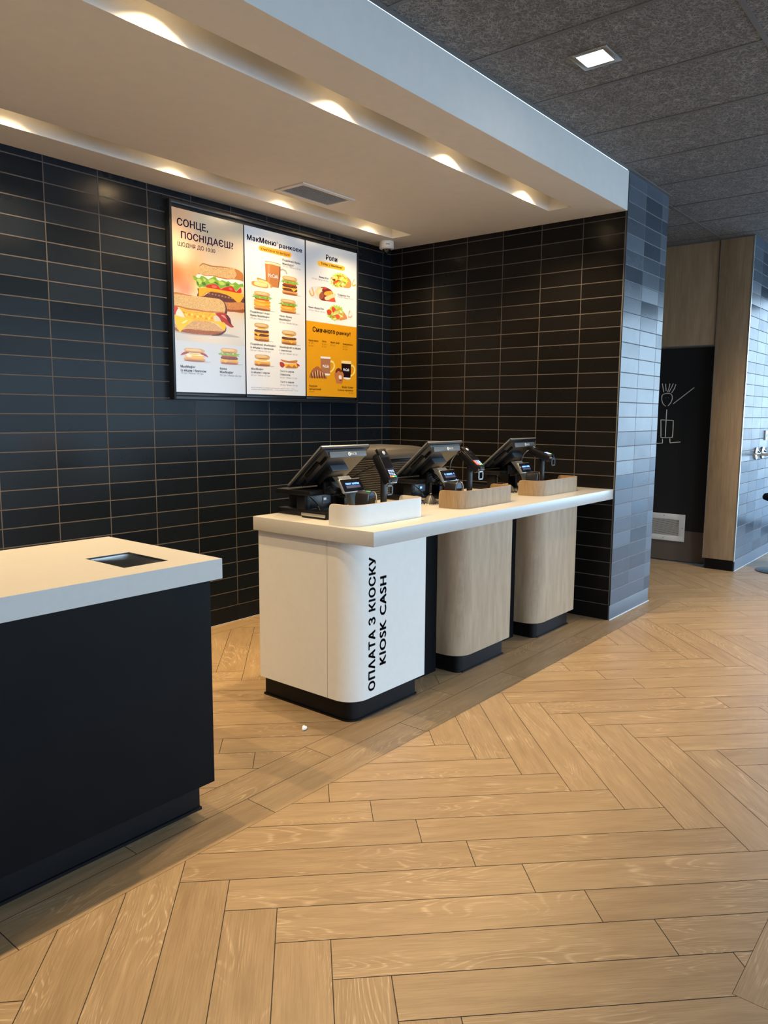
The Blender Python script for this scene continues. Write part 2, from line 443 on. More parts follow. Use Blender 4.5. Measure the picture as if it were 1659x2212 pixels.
def plank(corners, along, region, g=0.0012, key=None):
    """corners: 2-D loop; along: unit vector of the grain; clipped to region"""
    rr = random.Random(str(key)) if key else R
    ox, oy, tone = rr.uniform(0, 40), rr.uniform(0, 40), rr.random(); ac = (-along[1], along[0])
    c0 = corners[0]
    pts = [(p[0], p[1], (p[0] - c0[0]) * along[0] + (p[1] - c0[1]) * along[1] + ox, (p[0] - c0[0]) * ac[0] + (p[1] - c0[1]) * ac[1] + oy) for p in corners]
    pts = clip_rect(pts, (region[0] + g, region[1] - g, region[2] + g, region[3] - g))
    if len(pts) < 3: return
    ar = abs(sum(pts[i][0] * pts[(i + 1) % len(pts)][1] - pts[(i + 1) % len(pts)][0] * pts[i][1] for i in range(len(pts)))) / 2
    if ar < 2e-5: return
    vs = [fbm.verts.new((p[0], p[1], 0)) for p in pts]; f = fbm.faces.new(vs)
    f[rl] = tone
    for l, p in zip(f.loops, pts): l[uvl].uv = (p[2], p[3])
XL, XR, YF = -7.0, 5.5, -9.0
regions = [(XL, XR, -3.605, -2.102), (XL, -3.124, YF, -3.605), (XL, 0.87, -1.796, -0.15), (0.87, XR, -2.102, 0.0)]
g = 0.0013
au = (1 / S2, -1 / S2); av = (1 / S2, 1 / S2)
def xy(u, v): return ((u + v) / S2, (v - u) / S2)
def rgap(rg): return 0.0 if (rg[0] == XL and rg[3] < -2) or rg[0] == 0.87 else 0.0012
for rg in regions:
    us = [(x - y) / S2 for x in rg[:2] for y in rg[2:]]; vs_ = [(x + y) / S2 for x in rg[:2] for y in rg[2:]]
    i0 = int((V0 - max(vs_)) / PV) - 2; i1 = int((V0 - min(vs_)) / PV) + 8
    for i in range(i0, i1):
        vt = V0 - i * PV; base = U0 + i * PU
        k0 = math.floor((min(us) - base) / PER) - 1; k1 = math.ceil((max(us) - base) / PER) + 1
        for k in range(k0, k1):
            s = base + PER * k
            for a in (s, s + PL):
                plank([xy(a + g, vt - PV + g), xy(a + PL - g, vt - PV + g), xy(a + PL - g, vt - g), xy(a + g, vt - g)], au, rg, rgap(rg), (i, k, a > s))
            # the cross plank that starts at this row: its column is the first one after the run
            a = s + 2 * PL
            vb = vt - PV; vu = vb + 6 * PV
            plank([xy(a + g, vb + g), xy(a + PU - g, vb + g), xy(a + PU - g, vu - g), xy(a + g, vu - g)], av, rg, rgap(rg), (i, k, 'v'))
def strip(y0, y1, x0, xoff, length, xr, region):
    k = math.floor((x0 - xoff) / length)
    while xoff + k * length < xr:
        a = xoff + k * length
        plank([(a + g, y0 + g), (a + length - g, y0 + g), (a + length - g, y1 - g), (a + g, y1 - g)], (1, 0), region); k += 1
B = 0.916
strip(-2.102, -1.949, XL, -4.172, B, 0.87, (XL, 0.87, -2.102, -1.949))
strip(-1.949, -1.796, XL, -4.636, B, 0.87, (XL, 0.87, -1.949, -1.796))
strip(-0.15, 0.0, XL, -4.3, B, 0.87, (XL, 0.87, -0.15, 0.0))
for n in range(36): strip(-3.605 - (n + 1) * 0.15, -3.605 - n * 0.15, -3.124, -3.124 + (0.3 * n) % B, B, XR, (-3.124, XR, YF, -3.605))
me = bpy.data.meshes.new('floor')
vs = [fbm.verts.new(p) for p in ((XL, YF, -0.0012), (XR, YF, -0.0012), (XR, 0, -0.0012), (XL, 0, -0.0012))]
gf = fbm.faces.new(vs); gf.material_index = 1
bt = [fbm.verts.new((p.co.x, p.co.y, -0.12)) for p in vs]
for i in range(4):
    f = fbm.faces.new((vs[i], bt[i], bt[(i + 1) % 4], vs[(i + 1) % 4])); f.material_index = 1
f = fbm.faces.new(bt[::-1]); f.material_index = 1
bmesh.ops.recalc_face_normals(fbm, faces=[x for x in fbm.faces if x.material_index == 1])
for x in fbm.faces:
    if x.material_index == 0 and x.normal.z < 0: x.normal_flip()
fbm.normal_update()
for x in fbm.faces:
    if x.material_index == 0 and x.normal.z < 0: x.normal_flip()
fbm.to_mesh(me); fbm.free(); me.materials.append(M['floor']); me.materials.append(M['grout'])
fl = bpy.data.objects.new('floor', me); COL.objects.link(fl); fl['kind'] = 'structure'

# ------------------------------------------------------------------ room shell
GY = -1.974
CZ = 2.997; SZ = 2.745
b = MB(); b.box(XL, 0.0, 0.0, 0.15, 0.0, 3.0, 'tile_back'); struct(b, 'wall_back')
# return wall: dark side face, blue-lit end face
b = MB()
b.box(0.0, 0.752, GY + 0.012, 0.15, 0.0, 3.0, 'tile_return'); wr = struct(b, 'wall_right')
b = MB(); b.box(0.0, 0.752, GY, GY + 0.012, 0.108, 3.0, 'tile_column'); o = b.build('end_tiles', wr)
b = MB(); b.box(0.004, 0.744, GY + 0.002, GY + 0.0122, 0.0, 0.105, 'label', 0.0015); o = b.build('plinth_tile', wr)
b = MB(); b.box(0.0, 0.752, GY - 0.004, GY + 0.002, 0.0, 0.004, 'caulk'); b.build('sealant_line', wr)
b = MB(); b.box(-0.002, 0.004, GY - 0.0025, GY + 0.004, 0.105, 2.99, 'frame'); b.build('corner_trim', wr)
# soffit with two light troughs (front one x<-0.30, rear one x<-0.32)
b = MB()
TX = -0.305; tz = SZ + 0.17
def slab(x0, x1, y0, y1, z0=SZ, z1=2.99): b.box(x0, x1, y0, y1, z0, z1, 'plaster')
slab(XL, -0.001, GY, -1.725); slab(XL, -0.001, -1.562, -0.452); slab(XL, -0.001, -0.262, -0.001)
slab(TX, -0.001, -1.725, -1.562); slab(TX - 0.012, -0.001, -0.452, -0.262)
slab(XL, TX, -1.725, -1.562, tz); slab(XL, TX, -0.452, -0.262, tz)
so = struct(b, 'ceiling'); so.name = 'ceiling_soffit'
# dark wood-wool ceiling
b = MB(); b.box(XL, XR, YF, GY, CZ, CZ + 0.1, 'woodwool'); b.box(0.752, XR, GY, 0.0, CZ, CZ + 0.1, 'woodwool'); struct(b, 'ceiling')
b = MB()
x = 0.515
xs = [-0.135 - 0.5945 * k for k in range(0, 12)] + [0.46, 1.055, 1.65, 2.24, 2.84, 3.43, 4.03, 4.62, 5.2]
for x in xs: b.box(x - 0.011, x + 0.011, YF, GY if x < 0.752 else -0.01, CZ - 0.003, CZ, 'gridmetal')
for y in (-1.89, -3.085, -4.28, -5.475, -6.67, -7.865, -0.7):
    b.box(XL if y < GY else 0.752, XR, y - 0.011, y + 0.011, CZ - 0.0035, CZ - 0.0001, 'gridmetal')
b.box(XL, 0.752, GY - 0.022, GY - 0.001, CZ - 0.006, CZ, 'gridmetal')
struct(b, 'trim_1')
# side of the room to the right: oak wall with recessed black door
XW = 2.385
YT = -2.168
b = MB(); b.box(XW, XR, YT, -1.9, 0.0, 3.0, 'tile_side'); tw = struct(b, 'wall_side')
b = MB(); b.box(XW + 0.004, XR, YT - 0.003, YT + 0.01, 0.0, 0.108, 'label'); b.box(XW, XR, YT - 0.006, YT, 0.0, 0.004, 'caulk'); b.build('plinth_tile', tw)
b = MB(); b.box(XW - 0.014, XW, YT + 0.006, -1.893, 0.098, 2.985, 'oak_wall', 0.001); pil = struct(b, 'trim_2')
b = MB(); b.box(XW - 0.012, XW, YT + 0.006, -1.915, 0.0, 0.096, 'black_plinth'); struct(b, 'baseboard_side')
b = MB(); b.box(XW - 0.017, XW + 0.004, YT - 0.002, YT + 0.006, 0.09, 2.99, 'alu'); b.box(XW - 0.016, XW - 0.001, -1.8935, -1.8875, 0.098, 2.985, 'alu'); struct(b, 'trim_3')
b = MB(); b.box(XW, XW + 0.3, -1.888, 0.0, 2.07, 3.0, 'oak_wall', 0.001); struct(b, 'wall_far')
b = MB(); b.box(XW, XW + 0.14, -1.9, -0.01, 2.06, 2.07, 'alu'); b.box(XW - 0.01, XW + 0.01, YT + .01, 0.0, 2.985, 2.997, 'gridmetal'); struct(b, 'trim_4')
XD = 2.505
b = MB(); b.box(XD, XD + 0.12, -1.9, 0.0, 0.006, 2.07, 'blackmatt'); dr = struct(b, 'door_1')
b = MB(); b.box(XD - 0.003, XD, -1.9, 0.0, 0.012, 0.312, 'kick'); b.build('kick_plate', dr)
b = MB()
def ln(pts, sub=4): b.tube([(XD - 0.003, y, z) for y, z in pts], 0.0042, 'chalk', 6, sub)
for a in ([(-1.381, 1.731), (-1.399, 1.649)], [(-1.413, 1.728), (-1.421, 1.66)], [(-1.454, 1.731), (-1.448, 1.69), (-1.436, 1.651)], [(-1.486, 1.731), (-1.47, 1.69), (-1.449, 1.65)], [(-1.511, 1.722), (-1.497, 1.68), (-1.475, 1.642)],
          [(-1.684, 1.688), (-1.496, 1.537)], [(-1.437, 1.483), (-1.436, 1.35), (-1.437, 1.216)]): ln(a, 3)
ln([(-1.425, 1.514), (-1.4, 1.535), (-1.386, 1.567), (-1.383, 1.6), (-1.39, 1.624), (-1.427, 1.637), (-1.465, 1.632), (-1.482, 1.61), (-1.483, 1.58), (-1.47, 1.545), (-1.447, 1.517)])
ln([(-1.421, 1.596), (-1.4215, 1.5955)], 1); ln([(-1.448, 1.596), (-1.4485, 1.5955)], 1)
ln([(-1.385, 1.382), (-1.437, 1.38), (-1.504, 1.377)], 1); ln([(-1.504, 1.377), (-1.507, 1.3), (-1.505, 1.214)], 2)
ln([(-1.505, 1.214), (-1.45, 1.209), (-1.394, 1.211)], 1); ln([(-1.394, 1.211), (-1.39, 1.3), (-1.385, 1.382)], 2)
ln([(-1.41, 1.2), (-1.413, 1.156)], 1); ln([(-1.413, 1.156), (-1.37, 1.152), (-1.33, 1.152)], 1)
ln([(-1.481, 1.203), (-1.485, 1.16)], 1); ln([(-1.485, 1.16), (-1.53, 1.166), (-1.584, 1.171)], 1)
b.build('stick_figure_drawing', dr)
# outer walls with glazed fronts
b = MB(); b.box(XL - 0.1, XL, YF, 0.15, 0.0, 3.0, 'paint'); struct(b, 'wall_left')
b = MB(); b.box(0.752, XW, -0.005, 0.1, 0.0, 3.0, 'paint'); struct(b, 'wall_passage')
def glazing(name, p0, p1, n):
    b = MB(); p0, p1 = Vector(p0), Vector(p1); d = (p1 - p0); L = d.length; d.normalize(); nn = Vector((0, 0, 1)).cross(d)
    for k in range(n + 1): b.obox(p0 + d * (L * k / n) + Vector((0, 0, 1.5)), (d, nn, (0, 0, 1)), (0.07, 0.12, 3.0), 'frame')
    for z in (0.05, 2.9): b.obox(p0 + d * L / 2 + Vector((0, 0, z)), (d, nn, (0, 0, 1)), (L, 0.1, 0.1 if z < 1 else 0.2), 'frame')
    return struct(b, name)
glazing('window_1', (XL, YF, 0), (XR, YF, 0), 7)
glazing('window_2', (XR, YF, 0), (XR, YT, 0), 4)
b = MB(); b.box(XL - 12, XR + 18, YF - 25, 3, -0.35, -0.13, 'paint'); struct(b, 'ground')

# ------------------------------------------------------------------ counters
WZ = 0.919
def body_cabinet(b, x0, x1, yb, yf, z0, z1, r, mat, r2=0.012):
    pts = rounded([(x0, yb), (x0, yf), (x1, yf), (x1, yb)], [0, r, r2, 0], 14)
    b.prism([(p[0], p[1], z0) for p in pts], (0, 0, z1 - z0), mat)
o = (-1.3, -1.58, 0.852)
b = MB(o); b.box(-2.552, -0.002, -1.965, -1.194, 0.852, WZ, 'white', 0.0025)
wt = b.build('counter_worktop'); tag(wt, 'long white solid worktop carrying the three tills, butting the dark tiled wall', 'worktop')
# white kiosk cabinet
o = (-2.24, -1.5, 0.0)
c1 = thing('till_cabinet', 'white cabinet with black KIOSK CASH lettering under the near end of the long worktop', 'cabinet', o, 'cabinets under the long worktop')
b = MB(o); body_cabinet(b, -2.523, -1.962, -1.20, -1.818, 0.103, 0.852, 0.105, 'white_lam'); cb = b.build('body', c1)
b = MB(o); b.box(-2.5236, -2.52, -1.6655, -1.6635, 0.104, 0.851, 'seam'); b.build('seam', c1)
b = MB(o); pts = rounded([(-2.49, -1.195), (-2.49, -1.783), (-1.995, -1.783), (-1.995, -1.195)], [0.01, 0.06, 0.01, 0.01], 8)
b.prism([(p[0], p[1], 0.0) for p in pts], (0, 0, 0.103), 'black_plinth')
pts = rounded([(-2.497, -1.19), (-2.497, -1.79), (-1.99, -1.79), (-1.99, -1.19)], [0.01, 0.06, 0.01, 0.01], 8)
b.prism([(p[0], p[1], 0.0) for p in pts], (0, 0, 0.008), 'black_plinth'); b.build('plinth', c1)
def wall_text(parent, org, body, x, z, length, height, bold):
    """lettering reading upwards on a face that looks towards -y; x is the baseline side (right), z the start"""
    me = text_mesh(body, bold); x0, x1, y0, y1 = bounds(me); sx = length / (x1 - x0); sy = height / (y1 - y0)

    mt = Matrix(((0, -sy, 0, x + sy * y0), (0, 0, -1, -1.8186), (sx, 0, 0, z - sx * x0), (0, 0, 0, 1)))
    b = MB(org); b.mesh(me, mt, 'letter'); b.bm.normal_update()
    for f in b.bm.faces:
        if f.normal.y > 0: f.normal_flip()
    return b.build('lettering', parent)
LTR = []
# oak cabinets
for (x0, x1, px0, px1, lab) in ((-1.641, -1.104, -1.602, -1.135, 'oak cabinet with rounded corner between the white cabinet and the far oak one'), (-0.78, -0.237, -0.733, -0.266, 'oak cabinet with rounded corner beside the dark tiled wall')):
    o = ((x0 + x1) / 2, -1.5, 0.0)
    c = thing('till_cabinet', lab, 'cabinet', o, 'cabinets under the long worktop')
    b = MB(o); body_cabinet(b, x0, x1, -1.20, -1.818, 0.103, 0.852, 0.105, 'oak'); b.build('body', c)
    b = MB(o); pts = rounded([(px0, -1.2), (px0, -1.785), (px1, -1.785), (px1, -1.2)], [0.01, 0.04, 0.01, 0.01], 8)
    b.prism([(p[0], p[1], 0.0) for p in pts], (0, 0, 0.103), 'black_plinth')
    b.box(px0 + 0.03, px1 + 0.003, -1.792, -1.784, 0.0, 0.007, 'black_plinth'); b.build('plinth', c)
for x0, x1, lab in ((-1.958, -1.645, 'black panel closing the gap between the white and the first oak cabinet'), (-1.1, -0.784, 'black panel closing the gap between the two oak cabinets')):
    b = MB(((x0 + x1) / 2, -1.64, 0)); b.box(x0, x1, -1.66, -1.64, 0.0, 0.851, 'black_lam')
    tag(b.build('infill_panel'), lab, 'panel', 'black infill panels under the worktop')
# counter on the left
o = (-4.6, -1.6, 0)
c = thing('pickup_counter', 'black counter with a white top cut by a square black flap', 'counter', o)
LX = -6.2
b = MB(o)
hx0, hx1, hy0, hy1 = -3.662, -3.493, -1.845, -1.605
for q in ((LX, hx0, -1.951, -1.235), (hx1, -3.351, -1.951, -1.235), (hx0, hx1, -1.951, hy0), (hx0, hx1, hy1, -1.235)):
    b.box(q[0], q[1], q[2], q[3], 0.849, WZ, 'white')
bmesh.ops.remove_doubles(b.bm, verts=b.bm.verts[:], dist=0.0001)
b.build('worktop', c)
b = MB(o); b.box(hx0, hx1, hy0, hy1, 0.87, WZ - 0.004, 'flap', 0.001); b.build('waste_flap', c)
b = MB(o); b.box(hx0, hx1, hy1 - 0.004, hy1, WZ - 0.0035, WZ - 0.0005, 'chrome'); b.box(hx0, hx0 + 0.004, hy0, hy1, WZ - 0.0035, WZ - 0.0005, 'chrome'); b.box(hx1 - 0.004, hx1, hy0, hy1, WZ - 0.0035, WZ - 0.0005, 'chrome'); b.build('flap_rim', c)
b = MB(o); b.box(LX + 0.02, -3.392, -1.936, -1.25, 0.118, 0.849, 'black_lam', 0.002); b.build('body', c)
b = MB(o); b.box(LX + 0.03, -3.412, -1.872, -1.3, 0.0, 0.118, 'black_plinth'); b.box(LX + 0.03, -3.409, -1.88, -1.29, 0.0, 0.01, 'black_plinth'); b.build('plinth', c)

# curved bag rests on the long worktop
def organizer(x0, x1, mat, edge, lab):
    o = ((x0 + x1) / 2, -1.8, WZ); H = 0.096; T = 0.011; yf = -1.826; yb = -1.67
    outer = rounded([(x0, yb), (x0, yf), (x1, yf), (x1, yb)], [0, 0.085, 0.05, 0], 12)
    n = len(outer); bm_ = MB(o)
    inner = rounded([(x0 + T, yb), (x0 + T, yf + T), (x1 - T, yf + T), (x1 - T, yb)], [0, 0.074, 0.039, 0], 12)
    # subdivide the straight legs so that their ends can be rounded off at the top
    def dens(p):
        q = []
        for a, c_ in zip(p, p[1:]):
            d = math.dist(a, c_); k = max(1, int(d / 0.006)) if d > 0.03 else 1
            for i in range(k): q.append((a[0] + (c_[0] - a[0]) * i / k, a[1] + (c_[1] - a[1]) * i / k))
        q.append(p[-1]); return q
    outer, inner = dens(outer), dens(inner)
    m = min(len(outer), len(inner))
    def res(p, m):
        L = [0]
        for a, c_ in zip(p, p[1:]): L.append(L[-1] + math.dist(a, c_))
        q = []
        for i in range(m):
            t = L[-1] * i / (m - 1); j = 0
            while j < len(L) - 2 and L[j + 1] < t: j += 1
            k = (t - L[j]) / max(1e-9, L[j + 1] - L[j]); q.append((p[j][0] + (p[j + 1][0] - p[j][0]) * k, p[j][1] + (p[j + 1][1] - p[j][1]) * k))
        return q, L[-1]
    m = 150; A, la = res(outer, m); Bn, lb = res(inner, m); rows = []
    for i in range(m):
        s = min(i, m - 1 - i) * la / (m - 1); rr = 0.022
        h = H - rr + math.sqrt(max(0, rr * rr - (rr - s) ** 2)) if s < rr else H
        rows.append([bm_.bm.verts.new((*A[i], WZ)), bm_.bm.verts.new((*A[i], WZ + h)), bm_.bm.verts.new((*Bn[i], WZ + h)), bm_.bm.verts.new((*Bn[i], WZ))])
    im, ie = bm_.mi(mat), bm_.mi(edge)
    for a, c_ in zip(rows, rows[1:]):
        for k in range(4):
            f = bm_.bm.faces.new((a[k], c_[k], c_[(k + 1) % 4], a[(k + 1) % 4])); f.material_index = ie if k == 1 else im
    for e in (rows[0][::-1], rows[-1]): f = bm_.bm.faces.new(e); f.material_index = ie
    bmesh.ops.recalc_face_normals(bm_.bm, faces=bm_.bm.faces[:])
    tag(bm_.build('counter_screen'), lab, 'counter screen', 'low curved screens on the long worktop')
organizer(-2.517, -1.992, 'white_lam', 'ply', 'white low curved screen with brown top edge on the worktop above the lettered cabinet')
organizer(-1.655, -1.119, 'oak_warm', 'ply', 'oak low curved screen in front of the middle till')
organizer(-0.79, -0.242, 'oak_warm', 'ply', 'oak low curved screen nearest the dark tiled wall')

# ------------------------------------------------------------------ tills
SD = Vector((0, 0.755, -0.656)).normalized(); SN = Vector((0, 0.656, 0.755)).normalized(); X = Vector((1, 0, 0)); Y = Vector((0, 1, 0)); Z = Vector((0, 0, 1))
def blocks(b, c, ax, ay, w, n, hgt, mat, seed, th=0.0006):
    """a row of small unreadable glyph blocks"""
    r = random.Random(seed); x = -w / 2; nrm = ax.cross(ay)
    for i in range(n):
        cw = w / n
        if r.random() < 0.14: continue
        cx = x + cw * (i + 0.5)
        b.obox(c + ax * (cx - cw * .28), (ax, ay, nrm), (cw * .16, hgt, th), mat)
        b.obox(c + ax * (cx + cw * .2), (ax, ay, nrm), (cw * .16, hgt * r.choice((.55, 1, 1)), th), mat)
        b.obox(c + ay * hgt * r.choice((-.4, 0, .4)) + ax * cx, (ax, ay, nrm), (cw * .6, hgt * .16, th), mat)
def till(x0, disp, lab):
    o = (x0 + 0.18, -1.4, WZ); t = thing('till_terminal', lab, 'till', o, 'touchscreen tills on the long worktop')
    T0 = Vector((x0, -1.5, 1.268)); W = 0.357; L = 0.311
    P = lambda u, s, n: T0 + X * u + SD * s + SN * n
    # slim screen
    b = MB(o); b.obox(P(W / 2, L / 2, -0.009), (X, SD, SN), (W, L, 0.018), 'pos', 0.006, 3); hs = b.build('screen_housing', t)
    b = MB(o); b.obox(P(W / 2, L / 2, 0.0006), (X, SD, SN), (W - 0.03, L - 0.03, 0.002), 'glassblk'); b.build('touchscreen', hs)
    b = MB(o); b.obox(P(W / 2, 0.0015, -0.007), (X, SD, SN), (W - 0.014, 0.004, 0.009), 'pos_edge', 0.0015); b.obox(P(0.0012, L / 2, -0.007), (X, SD, SN), (0.003, L - 0.014, 0.008), 'pos_edge', 0.001); b.build('edge_trim', hs)
    # deep rear cover with a chamfered top face that carries the logo
    b = MB(o)
    a0 = [P(0.03, 0.016, -0.018), P(W - 0.03, 0.016, -0.018), P(W - 0.03, L - 0.03, -0.018), P(0.03, L - 0.03, -0.018)]
    a1 = [P(0.058, 0.034, -0.052), P(W - 0.04, 0.034, -0.052), P(W - 0.05, L - 0.05, -0.05), P(0.058, L - 0.05, -0.05)]
    va = [b.bm.verts.new(p) for p in a0]; vb = [b.bm.verts.new(p) for p in a1]
    for i in range(4): b.bm.faces.new((va[i], va[(i + 1) % 4], vb[(i + 1) % 4], vb[i]))
    b.bm.faces.new(va[::-1]); b.bm.faces.new(vb); b.mi('pos'); bmesh.ops.recalc_face_normals(b.bm, faces=b.bm.faces[:])
    rc = b.build('rear_cover', t)
    b = MB(o); b.obox(P(W / 2 + 0.012, 0.028, -0.039), (X, (a1[0] - a0[0]).normalized().cross(X).cross(X) if False else (P(0, .034, -.052) - P(0, .016, -.018)).normalized(), X.cross((P(0, .034, -.052) - P(0, .016, -.018)).normalized())), (W - 0.09, 0.03, 0.012), 'pos_grey', 0.002); lf = b.build('logo_panel', rc)
    dv = (P(0, .034, -.052) - P(0, .016, -.018)).normalized(); nv = X.cross(dv)
    if nv.y > 0: nv = -nv
    me = text_mesh('NCR', 0.035); bx = bounds(me); s = 0.0125 / (bx[3] - bx[2]); cc = P(W / 2 + 0.03, 0.028, -0.039) + nv * 0.0066
    mt = Matrix.Translation(cc) @ Matrix((X, -dv, nv)).transposed().to_4x4() @ Matrix.Diagonal((s * 1.15, s, 1, 1)) @ Matrix.Translation((-bx[0], -(bx[2] + bx[3]) / 2, 0))
    b = MB(o); b.mesh(me, mt, 'whiteprint')
    b.cyl(cc - X * 0.013, cc - X * 0.013 + nv * 0.0004, 0.0095, 'whiteprint', seg=24)
    b.obox(cc - X * 0.013 + nv * 0.0005, (X, dv, nv), (0.002, 0.013, 0.0006), 'pos_grey'); b.obox(cc - X * 0.0165 + nv * 0.0005, (X, dv, nv), (0.0015, 0.012, 0.0006), 'pos_grey'); b.obox(cc - X * 0.0095 + nv * 0.0005, (X, dv, nv), (0.0015, 0.012, 0.0006), 'pos_grey')
    b.build('logo', rc)
    # vents on the left flank
    b = MB(o)
    for s0, s1 in ((0.045, 0.095), (0.225, 0.265)):
        k = s0
        while k < s1: b.obox(P(0.044, k, -0.0365), (X, SD, SN), (0.004, 0.0022, 0.03), 'pos_lo'); k += 0.0045
    b.obox(P(0.038, 0.15, -0.03), (X, SD, SN), (0.014, 0.11, 0.02), 'pos_lo', 0.003); b.build('side_vents', rc)
    # neck
    b = MB(o); b.obox(P(0.165, 0.155, -0.068), (X, SD, SN), (0.135, 0.11, 0.036), 'pos', 0.004)
    b.obox(P(0.165, 0.098, -0.068), (X, SD, SN), (0.12, 0.006, 0.034), 'pos_grey', 0.002); b.build('neck_bracket', t)
    b = MB(o); b.box(x0 + 0.12, x0 + 0.21, -1.41, -1.36, WZ + 0.1, 1.13, 'pos_lo', 0.004)
    b.box(x0 - 0.01, x0 + 0.33, -1.44, -1.2, 1.022, 1.046, 'pos_lo', 0.003)
    b.box(x0 + 0.006, x0 + 0.04, -1.39, -1.33, WZ, 1.024, 'pos_lo', 0.003); b.box(x0 + 0.29, x0 + 0.32, -1.39, -1.33, WZ, 1.024, 'pos_lo', 0.003)
    b.box(x0 + 0.004, x0 + 0.088, -1.392, -1.335, WZ + 0.0005, WZ + 0.035, 'pos_lo', 0.004)
    b.box(x0 + 0.004, x0 + 0.06, -1.34, -1.2, WZ + 0.0005, WZ + 0.032, 'pos_lo', 0.004)
    b.box(x0 + 0.08, x0 + 0.25, -1.455, -1.44, 1.025, 1.085, 'pos_lo', 0.003); b.build('stand', t)
    b = MB(o)
    for i in range(6):
        z = 1.05 + 0.01 * (i % 3); y = -1.47 - 0.012 * i
        b.tube([(x0 + 0.14, -1.42, z + .03), (x0 + 0.12 - .01 * i, y, z), (x0 + 0.17, y - 0.02, z - 0.02 - .006 * i), (x0 + disp - 0.03, y - 0.02, z - 0.03), (x0 + disp + 0.02, -1.52, z - 0.01)], 0.0028, 'pos_lo', 6, 5)
    b.tube([(x0 + 0.05, -1.36, 1.02), (x0 + 0.055, -1.42, 0.98), (x0 + 0.05, -1.46, 0.935), (x0 + 0.075, -1.47, WZ + 0.003)], 0.0022, 'pos_lo', 6, 5); b.build('cables', t)
    # customer display on its leaning grey post
    cx = x0 + disp; cy, cz = -1.585, 1.073
    dn = Vector((0, -0.5, -0.866)); nn = Vector((0, -0.866, 0.5))
    b = MB(o)
    top = Vector((cx - 0.052, cy + 0.045, 1.118))
    pr = [top, top + X * 0.088, Vector((cx + 0.078, cy - 0.02, 1.03)), Vector((cx + 0.085, cy - 0.05, WZ + 0.0045)), Vector((cx - 0.012, cy - 0.05, WZ + 0.0045)), Vector((cx - 0.03, cy - 0.018, 1.03))]
    b.prism(pr, (0, 0.032, -0.004), 'pos_grey', 0.003); dp = b.build('display_post', t)
    b = MB(o); c = Vector((cx, cy, cz)); b.obox(c, (X, dn, nn), (0.152, 0.074, 0.016), 'pos_edge', 0.006, 3); cdp = b.build('customer_display', t)
    b = MB(o); b.obox(c + nn * 0.0082, (X, dn, nn), (0.143, 0.065, 0.001), 'glassblk', 0.0004); b.build('display_glass', cdp)
    b = MB(o); blocks(b, c + nn * 0.0094 - dn * 0.008 + X * 0.003, X, -dn, 0.098, 15, 0.010, 'blueprint', int(disp * 1000)); b.obox(c + nn * 0.0091 + dn * 0.008 + X * 0.003, (X, dn, nn), (0.1, 0.014, 0.0006), 'bluebar'); b.build('display_text', cdp)
    return t
till(-2.394, 0.125, 'black touchscreen till above the white cabinet, seen from behind')
till(-1.537, 0.095, 'black touchscreen till behind the middle oak screen')
till(-0.617, 0.061, 'black touchscreen till beside the dark return wall')

# cash drawers / low trays under the tills
for x0, lab in ((-2.394, 'flat black cash drawer with a pale edge under the till above the white cabinet'), (-1.537, 'flat black cash drawer under the middle till')):
    o = (x0 + 0.1, -1.4, WZ); t = thing('cash_drawer', lab, 'cash drawer', o, 'cash drawers on the long worktop')
    xd = x0 - 0.03 if x0 < -2 else x0 + 0.045; b = MB(o)
    b.box(xd, x0 + 0.235, -1.56, -1.40, WZ, WZ + 0.032, 'pos_lo', 0.004); b.build('body', t)
    b = MB(o); b.box(xd - 0.004, xd + 0.002, -1.558, -1.402, WZ + 0.01, WZ + 0.024, 'silver', 0.001); b.build('drawer_front', t)
for x0, x1, lab in ((-2.32, -2.06, 'dark receipt printer under the till above the white cabinet'), (-1.468, -1.252, 'dark receipt printer with a blue label under the middle till')):
    o = ((x0 + x1) / 2, -1.27, WZ); t = thing('receipt_printer', lab, 'printer', o, 'receipt printers under the tills')
    b = MB(o); b.box(x0, x1, -1.325, -1.205, WZ, 1.018, 'pos', 0.005); b.build('body', t)
    b = MB(o); cx = (x0 + x1) / 2; b.box(cx - 0.01, cx + 0.05, -1.3268, -1.3255, 0.96, 1.0, 'label'); b.build('label_plate', t)
    b = MB(o); b.box(cx - 0.002, cx + 0.018, -1.3276, -1.327, 0.978, 0.99, 'blueprint' if x0 > -2 else 'silver'); b.build('status_light', t)

